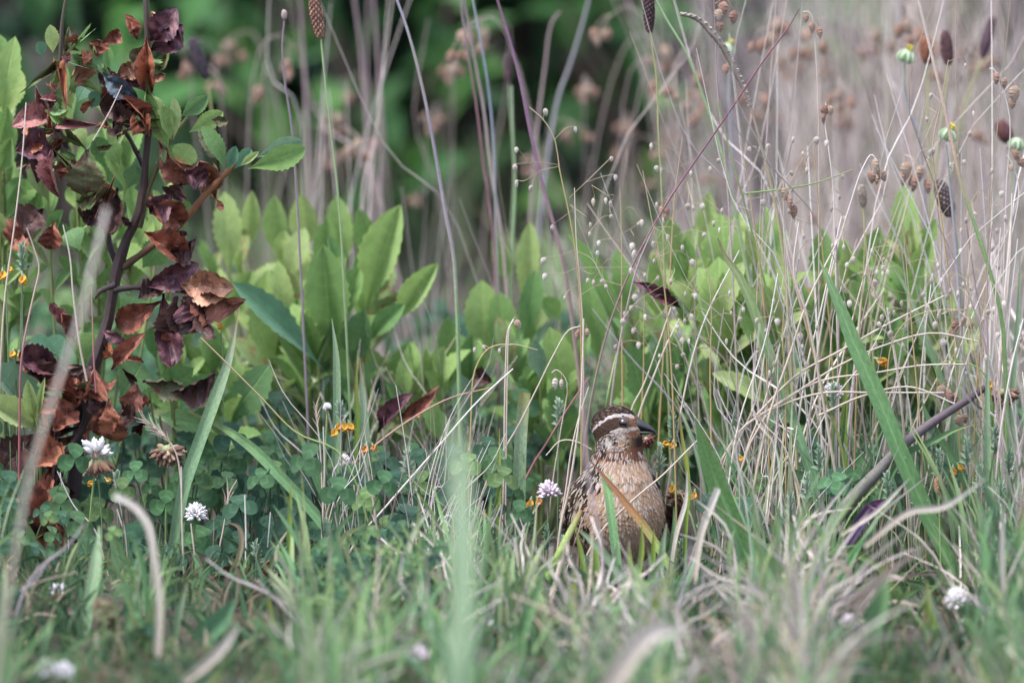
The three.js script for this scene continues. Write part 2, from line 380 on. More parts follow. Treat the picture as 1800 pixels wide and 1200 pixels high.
scatter('grass', 'lowest short grass covering the foreground soil, shade between blades painted into its green', 'grass', gTiny, M.blade, 1000, [C(0x5c7c54), C(0x4e7250), C(0x6a8858), C(0x587a5c), C(0x9c927c)], () => {
  const z = rr(0.0, 0.8), px = rr(-150, 1950); if (overBird(px, z) && z < 0.08) return null;
  return [at(px, z), rr(0.6, 1.25), 0.4];
});
const gBroad = [0, 1, 2].map(() => tuftGeo(4, 0.12, 0.0027, 0.022, 0.5, false, true));
scatter('grass', 'broader soft green blades standing out of the foreground grass', 'grass', gBroad, M.blade, 290, [C(0x84ac72), C(0x72a06c), C(0x98b880), C(0x7aa476), C(0xa8bc88), C(0xb6c0a0)], () => {
  const z = 0.12 + 0.7 * Math.pow(rnd(), 1.3), px = rr(-120, 1920); if (px > 960 && px < 1230 && z < 0.42) return null;
  if (px < 760 && z < 0.15 || hides(px, z)) return null;
  return [at(px, z), rr(0.5, 1.05) * (px < 760 ? 0.72 : px > 860 && px < 1260 ? 0.58 : 0.74), 0.2];
});
const gDryBlade = [0, 1, 2].map(() => tuftGeo(4, 0.1, 0.0017, 0.025, 1.2, false, false));
scatter('dry_grass', 'bleached dry blades matted over the right foreground', 'dry grass', gDryBlade, M.blade, 48, strawCols, () => {
  const z = 0.14 + 0.6 * rnd(), px = 1290 + 460 * rnd(); if (hides(px, z)) return null;
  return [at(px, z), rr(0.5, 1.05), 0.4];
});
const gThatch = [0, 1, 2].map(() => tuftGeo(4, 0.06, 0.001, 0.02, 1.1, true, false));
scatter('dry_thatch', 'short bleached dry grass mixed through the foreground', 'dry grass', gThatch, M.stalk, 120, strawCols, () => {
  const z = rr(0.04, 0.8), px = rr(-100, 1900); if (overBird(px, z) && z < 0.2) return null;
  if (px < 700 && rnd() < 0.55 || hides(px, z)) return null;
  if (px < 760 && z < 0.2) return null; if (px > 1240 && px < 1720 && z < 0.12) return null;
  return [at(px, z), rr(0.6, 1.3), 0.5];
});
const gMid = [0, 1, 2].map(() => tuftGeo(5, 0.1, 0.0013, 0.014, 0.4, false, true));
scatter('grass', 'taller green grass at the right, round the purple stalk', 'grass', gMid, M.blade, 110, grassCols, () => {
  const z = rr(-0.3, 0.35), px = 1230 + 610 * Math.pow(rnd(), 0.8); if (hides(px, z)) return null;
  return [at(px, z), rr(0.6, 1.25), 0.18];
});
const gFine = [0, 1, 2].map(() => tuftGeo(4, 0.19, 0.0007, 0.02, 0.5, true, false));
scatter('dry_grass', 'fine straw stalks tangled at the right, in focus', 'dry grass', gFine, M.stalk, 46, strawCols, () => {
  const z = rr(-0.3, 0.18), px = 1250 + 600 * Math.pow(rnd(), 0.7); if (px > 1380 && px < 1760 && z > -0.03) return null;
  return [at(px, z), rr(0.5, 1.15), 0.2];
});
scatter('dry_grass', 'thin straw stalks scattered among the clover and green leaves', 'dry grass', gFine, M.stalk, 46, strawCols, () => {
  const z = rr(-0.35, 0.1), px = rr(560, 1200); if (px > 870 && z > -0.22) return null;
  return [at(px, z), rr(0.4, 0.85), 0.2];
});
const gWisp = [0, 1, 2].map(() => tuftGeo(3, 0.36, 0.00062, 0.03, 0.4, true, false));
scatter('dry_grass', 'long thin bleached stalks in focus over the leaves at the right', 'dry grass', gWisp, M.stalk, 27, [C(0xe6dad0), C(0xd8c8c0), C(0xeee6de), C(0xcdb8a4)], () => {
  const z = rr(-0.2, 0.02), px = 1240 + 600 * Math.pow(rnd(), 0.85); return [at(px, z), rr(0.6, 1.15), 0.1];
});
scatter('dry_grass', 'thin pale stalks just behind the leaf row in the centre', 'dry grass', gWisp, M.stalk, 6, [C(0xe0d2ca), C(0xd0c0bc), C(0xc8b8a4)], () => [at(rr(620, 1180), rr(-0.5, -0.28)), rr(0.6, 1.0), 0.12]);
const gTall = [0, 1, 2].map(() => tuftGeo(5, 0.42, 0.0008, 0.03, 0.26, true, false));
const mauveCols = [C(0xdccac4), C(0xcab8ba), C(0xe4d2ca), C(0xbea8a6), C(0xd4c0ae), C(0xe6dad2), C(0xb4b298)];
scatter('tall_dry_grass', 'tall pale mauve dry grass out of focus at upper right', 'dry grass', gTall, M.stalk, 118, mauveCols, () => {
  const px = 1150 + 750 * Math.pow(rnd(), 0.6), z = rr(-1.7, -0.45);
  return [at(px, z), rr(0.6, 1.1), 0.11];
});
scatter('tall_dry_grass', 'sparse tall dry stalks out of focus across the upper left and centre', 'dry grass', gTall, M.stalk, 3, mauveCols, () => {
  const px = rr(330, 1050), z = rr(-1.4, -0.45);
  return [at(px, z), rr(0.6, 1.0), 0.07];
});
const gLow = [0, 1].map(() => tuftGeo(6, 0.16, 0.0007, 0.03, 0.8, true, false));
scatter('dry_grass', 'tangled dry grass low behind the green leaves', 'dry grass', gLow, M.stalk, 80, [...mauveCols, ...strawCols], () => {
  const px = 1000 + 900 * Math.pow(rnd(), 0.7), z = rr(-1.3, -0.4); return [at(px, z), rr(0.6, 1.1), 0.3];
});
const gBack = [0, 1].map(() => tuftGeo(6, 0.14, 0.0022, 0.03, 0.5, false, true));
scatter('grass', 'soft green grass and herbs at the foot of the far shrubs', 'grass', gBack, M.blade, 420, grassCols, () => {
  const px = rr(-1600, 3400), z = rr(-3.2, -0.6); return [at(px, z), rr(0.5, 1.1), 0.2];
});
// the meadow goes on to both sides and towards the camera, beyond the picture
const gSide = [0, 1].map(() => tuftGeo(7, 0.11, 0.0018, 0.04, 0.7, false, true));
scatter('grass', 'meadow grass continuing to both sides beyond the picture', 'grass', gSide, M.blade, 1500, [...grassCols, ...strawCols.slice(0, 3)], () => {
  const p = v3(rr(-2.6, 2.6), 0, rr(-2.6, 2.2)), half = 0.34 * (8.6 - p.z) / 8.6 + 0.02;
  if (Math.abs(p.x) < half + 0.05 && p.z < 1.15) return null;
  p.y = groundY(p.x, p.z); return [p, rr(0.6, 1.3), 0.25];
});
// ---------- clover carpet ----------
function leafletGeo() {                       // obovate clover leaflet, folded a little along its midrib
  const pos = [], uv = [], idx = [], n = 8, a4 = 4;
  for (let i = 0; i <= n; i++) {
    const t = i / n, w = 0.5 * Math.pow(Math.sin(Math.PI * Math.pow(clamp(t * 0.97 + 0.01), 1.25)), 0.6);
    for (let a = 0; a <= a4; a++) { const u = a / a4 * 2 - 1; pos.push(u * w, t * 0.97 - 0.02 * (i === n ? 1 - Math.abs(u) : 0), 0.12 * Math.abs(u) * w * 2 - 0.1 * t * t + 0.05 * t); uv.push(a / a4, t); }
    if (i) for (let a = 0; a < a4; a++) { const q = (i - 1) * 5 + a; idx.push(q, q + 1, q + 5, q + 1, q + 6, q + 5); }
  }
  return geom(pos, idx, uv);
}
const leaflet = leafletGeo();
const cloverTex = dataTex(128, 128, (u, v) => {
  const [m, s, n] = veins(u, v), x = Math.abs(u - 0.5) * 2, mark = Math.exp(-(((v - 0.55 + x * 0.3) / 0.06) ** 2)) * 0.2, b = 0.82 + 0.06 * nz(u * 6, v * 6, 3) + 0.07 * n + mark;
  return [b + 0.08 * m + 0.03 * s + mark, b + 0.07 * m + 0.03 * s, b + 0.05 * m + mark * 0.7];
});
const cloverMats = [0x3c6448, 0x345a42, 0x487246, 0x3c624e].map(h => leafy({ color: C(h), map: cloverTex, roughness: 0.88, transmission: 0.25 }));
const cloverWhite = leafy({ map: cloverTex, vertexColors: false, roughness: 0.88, transmission: 0.25 });
function trifoliate(size, stalk) {            // joined trefoil leaf on a stalk, for the carpet
  const gs = [];
  for (let k = 0; k < 3; k++) {
    const g = leaflet.clone(); g.scale(size * 0.92, size, size); g.rotateX(-0.25); g.rotateZ((k - 1) * 2.0 + rr(-0.1, 0.1)); gs.push(g);
  }
  const m = mergeGeometries(gs); m.rotateX(-0.75); m.translate(0, stalk, 0);
  const st = tube([v3(0, 0, -0.01), v3(0, stalk * 0.5, -0.012), v3(0, stalk, 0)], () => 0.0005, { n: 4, sides: 4 });
  return mergeGeometries([m, st]);
}
{
  const o = scatter('clover_carpet', 'dense dark green clover leaves carpeting the ground below the leaves', 'clover',
    [0.045, 0.07, 0.03, 0.06, 0.085].map(s => trifoliate(rr(0.011, 0.014), s)), cloverWhite, 1200,
    [C(0x34583f), C(0x2c4c38), C(0x40663f), C(0x345642), C(0x486f48), C(0x607c4a), C(0x4a6c44)], () => {
      const fwd = rnd() < 0.32, px = fwd ? rr(-120, 760) : rr(-120, 1800), z = fwd ? rr(0.1, 0.4) : rr(-0.75, 0.1);
      if (hides(px, z)) return null;
      if (fwd) return [at(px, z), rr(0.4, 0.62), 0.35];
      if (px > 1250 && rnd() < 0.5) return null;
      if (z > -0.26 && px > 940 && px < 1260) return null;
      return [at(px, z), rr(0.6, 1.1), 0.35];
    });
  // turn the leaves of the carpet mostly towards the open side
  for (const im of o.children) { im.name = 'leaves'; const m = new THREE.Matrix4(), p = v3(), q = new THREE.Quaternion(), s = v3(); for (let i = 0; i < im.count; i++) { im.getMatrixAt(i, m); m.decompose(p, q, s); q.setFromEuler(new THREE.Euler(gauss() * 0.3 + 0.15, gauss() * 0.9, gauss() * 0.35, 'YXZ')); m.compose(p, q, s); im.setMatrixAt(i, m); } }
}
function cloverPlant(px, py, z, size, label, group) {
  const top = P(px, py, z), b = v3(top.x + rr(-0.01, 0.01), groundY(top.x, z), z - rr(0, 0.015));
  const t = thing('clover_leaf', label, 'clover', b, group), T = top.clone().sub(b), mat = pick(cloverMats);
  part('stalk', tube([v3(0, -0.003, 0), v3(T.x * 0.3, T.y * 0.6, T.z * 0.3), T], () => 0.0006, { n: 6, sides: 5, cols: [C(0x5c8050), C(0x4c7048)] }), M.stalk, t);
  const q0 = new THREE.Quaternion().setFromEuler(new THREE.Euler(-rr(0.1, 0.95), gauss() * 0.5, gauss() * 0.5, 'YXZ'));
  for (let k = 0; k < 3; k++) {
    const m = part('leaflet', leaflet, mat, t);
    m.position.copy(T); m.scale.setScalar(size * rr(0.9, 1.1));
    m.quaternion.copy(q0).multiply(new THREE.Quaternion().setFromEuler(new THREE.Euler(-0.2, 0, (k - 1) * 2.05 + rr(-0.15, 0.15), 'ZXY')));
  }
  return t;
}
{
  const spots = [[290, 885, .02], [325, 905, -.03], [250, 935, .01], [225, 955, .03], [400, 840, -.1], [445, 845, -.12], [395, 870, -.06], [470, 880, -.08], [440, 905, -.03], [385, 925, 0], [345, 945, .02], [420, 955, .02], [475, 930, 0],
    [530, 830, -.12], [545, 855, -.1], [590, 860, -.1], [520, 905, -.02], [575, 930, 0], [625, 960, .01], [640, 905, -.04], [745, 865, -.08], [785, 870, -.06], [720, 905, -.03], [680, 935, 0], [770, 930, 0], [820, 905, -.03], [850, 950, 0],
    [860, 860, -.08], [360, 800, -.14], [320, 850, -.08], [480, 810, -.16], [430, 780, -.18], [500, 760, -.2], [560, 790, -.16], [620, 840, -.12], [700, 840, -.12], [215, 1000, .04], [110, 985, .05], [150, 960, .03], [300, 980, .04], [380, 985, .04], [470, 985, .04], [560, 990, .04]];
  spots.forEach(([x, y, z]) => cloverPlant(x, y, z, rr(0.010, 0.0142), which('dark green three-part clover leaf', x, y), 'single clover leaves in front of the carpet'));
}

// ---------- green leafy shrubs ----------
const G = {
  lime: green(0xb2ca7e), bright: green(0x9ebe70), mid: green(0x86ac62), deep: green(0x76a05e), dark: green(0x729a62), blue: green(0x6c9a78), grey: green(0x82a484), pale: green(0xb0c480), old1: green(0xa4b878, { old: 1 }), old2: green(0x8aa468, { old: 1 }),
};
const greenGeos = [0, 1, 2, 3, 4, 5].map(k => leafGeo({ teeth: [0.12, 0.15, 0.1, 0.13, 0.16, 0.11][k], bend: [0.1, 0.28, -0.06, 0.2, 0.35, 0.05][k], cup: [0.16, 0.1, 0.28, 0.2, 0.12, 0.4][k], widest: [0.62, 0.66, 0.58, 0.7, 0.6, 0.64][k] }));
const twigCols = [C(0x5a6a3c), C(0x7c8a50)];
// tops: [px, py, number of leaves, tones]; heroes: [base x, base y, tip x, tip y, width px, tone, dz, roll]
function leafyShrub(label, rootPx, z, tops, heroes) {
  const r = at(rootPx, z), t = thing('leafy_shrub', label, 'shrub', r);
  const stems = [];
  for (const [px, py, n0, tones, len0 = 120, dz = 0] of tops) {
    const n = Math.round(n0 * 1.5), lenPx = len0 * 0.88;
    const top = P(px, py, z + dz), mid = r.clone().lerp(top, 0.5).add(v3(rr(-0.01, 0.01), 0, rr(-0.02, 0.02)));
    const path = [v3(r.x + (top.x - r.x) * 0.12, r.y - 0.005, r.z + rr(-0.02, 0.02)), mid, top]; stems.push(path);
    part('stem', tube(path.map(p => p.clone().sub(r)), u => 0.0016 * (1 - u * 0.5), { n: 8, sides: 6, cols: twigCols }), M.stalk, t);
    const cv = new THREE.CatmullRomCurve3(path); let a = rr(0, 6.28);
    for (let k = 0; k < n; k++) {
      const u = 1 - 0.5 * Math.pow(k / n, 1.1), b = cv.getPoint(u); a += 2.4;
      const open = lerp(0.22, 0.95, k / n) * rr(0.8, 1.2), L = lenPx * PXM * rr(0.6, 1.15) * (k < 2 ? 0.75 : 1);
      const d = v3(Math.cos(a) * Math.sin(open), Math.cos(open), Math.sin(a) * Math.sin(open) * 0.9 + 0.1);
      putLeaf(t, 'leaf', pick(greenGeos), G[pick(tones)], b, b.clone().addScaledVector(d, L), L * rr(0.3, 0.48), rr(-0.7, 0.7), v3(-d.x * 0.8, 0.55, 0.8 - d.z * 0.6));
    }
  }
  for (const [bx, by, tx, ty, w, tone, dz = 0, roll = 0] of heroes) {
    const b = P(bx, by, z + dz - 0.012), e = P(tx, ty, z + dz + 0.012);
    putLeaf(t, 'leaf', pick(greenGeos), G[tone], b, e, w * PXM * 1.04, roll + rr(-0.15, 0.15));
    const foot = r.clone().lerp(v3(b.x, r.y, b.z), 0.45);
    part('stem', tube([foot, foot.clone().lerp(b, 0.6).add(v3(0, 0, -0.006)), b].map(p => p.clone().sub(r)), u => 0.0012 - 0.0005 * u, { n: 6, sides: 5, cols: twigCols }), M.stalk, t);
  }
  return t;
}
const BR = ['lime', 'bright', 'bright', 'mid', 'lime', 'old1', 'pale'], MD = ['mid', 'deep', 'bright', 'mid', 'old2', 'bright'], DP = MD;
leafyShrub('tall bright green leafy shrub left of centre, beside the red-brown shrub', 560, -0.22,
  [[590, 520, 9, MD, 150], [500, 470, 8, BR, 125, -0.06], [420, 480, 8, BR, 130, -0.08], [660, 520, 7, MD, 140, -0.04], [545, 610, 9, DP, 130, 0.02], [470, 600, 8, DP, 130, -0.02], [360, 470, 5, BR, 110, -0.12]],
  [[583, 615, 568, 432, 84, 'mid', 0.03], [642, 545, 702, 362, 74, 'bright', -0.02], [604, 490, 592, 356, 52, 'bright', -0.06], [540, 440, 530, 336, 54, 'lime', -0.08], [487, 455, 482, 350, 46, 'bright', -0.07], [432, 450, 442, 330, 36, 'lime', -0.09], [402, 480, 398, 356, 54, 'lime', -0.06],
    [655, 480, 632, 372, 44, 'mid', -0.05], [690, 570, 768, 464, 48, 'bright', 0], [560, 640, 418, 497, 52, 'blue', 0.06, 0.3], [505, 575, 492, 480, 40, 'lime', 0.0], [620, 640, 640, 545, 60, 'dark', 0.02], [645, 600, 700, 540, 40, 'deep', 0.03], [590, 660, 520, 600, 60, 'dark', 0], [455, 640, 470, 500, 60, 'bright', -0.05], [385, 590, 440, 480, 50, 'bright', -0.06], [560, 480, 575, 395, 44, 'mid', -0.05]]);
leafyShrub('low green leafy shrub below and right of the tall one, behind fallen red leaves', 740, -0.2,
  [[700, 690, 8, MD, 115], [770, 680, 8, MD, 120], [640, 700, 7, DP, 110], [830, 660, 8, MD, 125, -0.04]],
  [[790, 680, 788, 562, 46, 'mid', -0.02], [757, 720, 748, 615, 40, 'bright', 0], [690, 745, 722, 605, 70, 'mid', -0.02], [826, 755, 806, 652, 52, 'grey', 0.06], [850, 640, 850, 512, 72, 'bright', -0.06], [890, 650, 880, 530, 60, 'mid', -0.05], [815, 800, 745, 712, 40, 'mid', 0.08, -0.3], [672, 700, 650, 620, 48, 'bright', -0.04]]);
leafyShrub('green leafy shrub behind the quail, left of its head', 960, -0.2,
  [[960, 660, 8, MD, 120], [900, 650, 8, MD, 120], [1020, 640, 8, MD, 120], [930, 560, 6, BR, 100, -0.08], [980, 740, 8, DP, 110, 0.02]],
  [[920, 545, 932, 404, 44, 'lime', -0.08], [893, 500, 868, 408, 34, 'bright', -0.1], [920, 600, 940, 494, 44, 'deep', -0.04], [1000, 720, 972, 588, 62, 'bright', 0.02], [950, 665, 940, 603, 34, 'grey', 0.04], [1062, 730, 1082, 606, 34, 'lime', 0.1, 0.6], [985, 560, 960, 530, 40, 'mid', -0.06], [1050, 640, 1040, 500, 50, 'mid', -0.03], [1100, 650, 1020, 418, 36, 'mid', 0.0, 0.5], [930, 760, 950, 640, 70, 'mid', 0.0]]);
leafyShrub('green leafy shrub rising straight behind the quail', 1150, -0.18,
  [[1110, 620, 9, MD, 115], [1170, 620, 9, MD, 120], [1140, 720, 9, DP, 110, 0.02], [1200, 700, 8, MD, 115], [1170, 480, 7, BR, 110, -0.1]],
  [[1140, 720, 1108, 612, 64, 'deep', 0.06], [1160, 700, 1170, 600, 60, 'deep', 0.05], [1110, 560, 1088, 462, 44, 'mid', -0.05], [1165, 570, 1150, 450, 56, 'bright', -0.06], [1210, 590, 1200, 440, 60, 'mid', -0.05], [1235, 480, 1246, 343, 42, 'lime', -0.1], [1180, 470, 1175, 385, 50, 'bright', -0.12]]);
leafyShrub('yellow-green leafy shrub right of the quail with broad upright leaves', 1300, -0.15,
  [[1270, 560, 10, BR, 140], [1320, 600, 10, MD, 135], [1290, 440, 8, BR, 120, -0.08], [1370, 560, 9, BR, 135], [1260, 700, 8, DP, 115], [1210, 480, 7, BR, 120, -0.06], [1360, 450, 7, BR, 120, -0.08]],
  [[1272, 640, 1262, 478, 86, 'bright', 0.0], [1275, 510, 1270, 398, 84, 'bright', -0.05], [1305, 480, 1312, 402, 30, 'lime', -0.02, 0.5], [1325, 560, 1330, 430, 48, 'bright', -0.05], [1215, 560, 1205, 425, 54, 'mid', -0.06], [1370, 560, 1362, 455, 40, 'pale', -0.06], [1345, 470, 1348, 388, 48, 'lime', -0.1], [1330, 540, 1322, 512, 26, 'pale', 0.03], [1300, 760, 1295, 630, 76, 'mid', 0.0], [1395, 590, 1400, 470, 50, 'bright', -0.05]]);
leafyShrub('green leafy shrub at the right among straw stalks', 1500, -0.16,
  [[1450, 560, 10, BR, 140], [1520, 560, 10, MD, 135], [1480, 470, 8, BR, 120, -0.08], [1550, 470, 7, BR, 120, -0.06], [1430, 660, 8, DP, 120], [1540, 660, 8, DP, 120]],
  [[1492, 520, 1488, 426, 40, 'pale', -0.05], [1445, 540, 1446, 414, 48, 'mid', -0.06], [1530, 510, 1545, 400, 56, 'mid', -0.08], [1470, 640, 1450, 520, 70, 'mid', 0.0], [1550, 690, 1570, 560, 70, 'deep', 0], [1420, 620, 1415, 530, 56, 'mid', 0], [1500, 740, 1480, 620, 60, 'deep', 0.02]]);
leafyShrub('pale green shrub at the far right of the leaf row, below hanging brown seed heads', 1620, -0.2,
  [[1590, 470, 9, BR, 135], [1640, 560, 9, BR, 130], [1600, 640, 8, DP, 120], [1690, 600, 6, MD, 105]],
  [[1580, 500, 1596, 348, 60, 'bright', -0.02], [1610, 450, 1640, 400, 34, 'bright', 0], [1560, 520, 1556, 420, 46, 'mid', -0.03], [1650, 640, 1660, 540, 50, 'mid', 0]]);
leafyShrub('bright green leaves at the left edge behind the red-brown shrub', 10, -0.16,
  [[5, 150, 7, BR, 120], [20, 280, 7, MD, 110], [-10, 360, 7, MD, 110], [40, 420, 6, DP, 100], [60, 330, 5, MD, 100]],
  [[4, 200, 18, 82, 46, 'bright', 0.02], [0, 250, 12, 190, 50, 'mid', 0.03], [-2, 300, 18, 245, 40, 'mid', 0.03]]);
leafyShrub('green leaves showing between the branches behind the red-brown shrub', 150, -0.15,
  [[120, 170, 7, MD, 95], [190, 130, 7, MD, 95], [230, 260, 8, MD, 100], [150, 330, 8, DP, 100], [80, 250, 6, MD, 95], [240, 390, 8, MD, 105], [170, 430, 8, DP, 100], [290, 330, 6, BR, 95]], []);
leafyShrub('dark green leaves low behind the foot of the red-brown shrub', 330, -0.16,
  [[320, 620, 8, DP, 110], [380, 640, 8, DP, 110], [280, 640, 7, DP, 100], [430, 690, 8, DP, 110]],
  [[262, 690, 330, 655, 50, 'deep', 0.1, 0.4], [300, 640, 310, 590, 30, 'lime', 0.12], [300, 700, 380, 672, 56, 'deep', 0.1, 0.3], [400, 740, 460, 660, 70, 'dark', 0.02], [280, 730, 350, 745, 40, 'dark', 0.08], [210, 640, 215, 580, 50, 'deep', 0]]);
leafyShrub('pale young green shoot with broad leaves at the left edge', 60, -0.03,
  [[58, 720, 3, ['pale', 'lime'], 45]],
  [[70, 745, -15, 640, 66, 'grey', 0, 0.2], [75, 755, -30, 700, 50, 'pale', 0.02, 0.2], [60, 740, 48, 680, 26, 'lime', 0.03], [66, 742, 70, 685, 14, 'lime', 0.03]]);

// ---------- the half-withered shrub ----------
const D = {};
[['russet', [0.58, 0.36, 0.29], [0.4, 0.25, 0.22], [0.68, 0.47, 0.37]], ['orange', [0.68, 0.43, 0.32], [0.46, 0.28, 0.24], [0.76, 0.53, 0.42]], ['plum', [0.42, 0.27, 0.29], [0.3, 0.2, 0.24], [0.54, 0.36, 0.36]], ['umber', [0.33, 0.23, 0.21], [0.22, 0.16, 0.17], [0.42, 0.3, 0.26]], ['tan', [0.72, 0.53, 0.42], [0.52, 0.36, 0.3], [0.8, 0.64, 0.52]], ['olive', [0.42, 0.42, 0.3], [0.42, 0.28, 0.22], [0.36, 0.4, 0.3]], ['pink', [0.66, 0.45, 0.43], [0.46, 0.3, 0.32], [0.74, 0.56, 0.5]], ['slate', [0.4, 0.46, 0.5], [0.36, 0.28, 0.34], [0.46, 0.5, 0.54]]]
  .forEach(([n, a, b, c], i) => { D[n] = leafy({ map: dryTex(i * 3.7 + 1, a, b, c), bumpMap: leafBump, bumpScale: 0.0008, roughness: 0.5, transmission: 0 }); });
D.fade = leafy({ map: dryTex(40, [0.42, 0.5, 0.3], [0.5, 0.33, 0.27], [0.36, 0.5, 0.3]), bumpMap: leafBump, bumpScale: 0.0008, roughness: 0.6, transmission: 0 });
Object.assign(D, { lime: G.lime, bright: G.bright, mid: G.mid, dark: G.dark, deep: G.deep, pale: G.pale, blue: G.blue });
const dryGeos = [0, 1, 2, 3, 4, 5, 6, 7].map(k => leafGeo({ teeth: 0.1 + 0.03 * (k % 3), bend: [0.35, -0.3, 0.45, 0.2, -0.4, 0.6, 0.3, -0.2][k], cup: [0.5, 0.7, 0.2, 0.9, 0.4, 0.6, 1.1, 0.8][k], widest: [0.6, 0.55, 0.66, 0.5, 0.6, 0.62, 0.55, 0.5][k], crumple: [0.5, 0.8, 0.4, 1, 0.7, 0.9, 0.6, 1.1][k], k: k * 5.3, n: 20, across: 6 }));
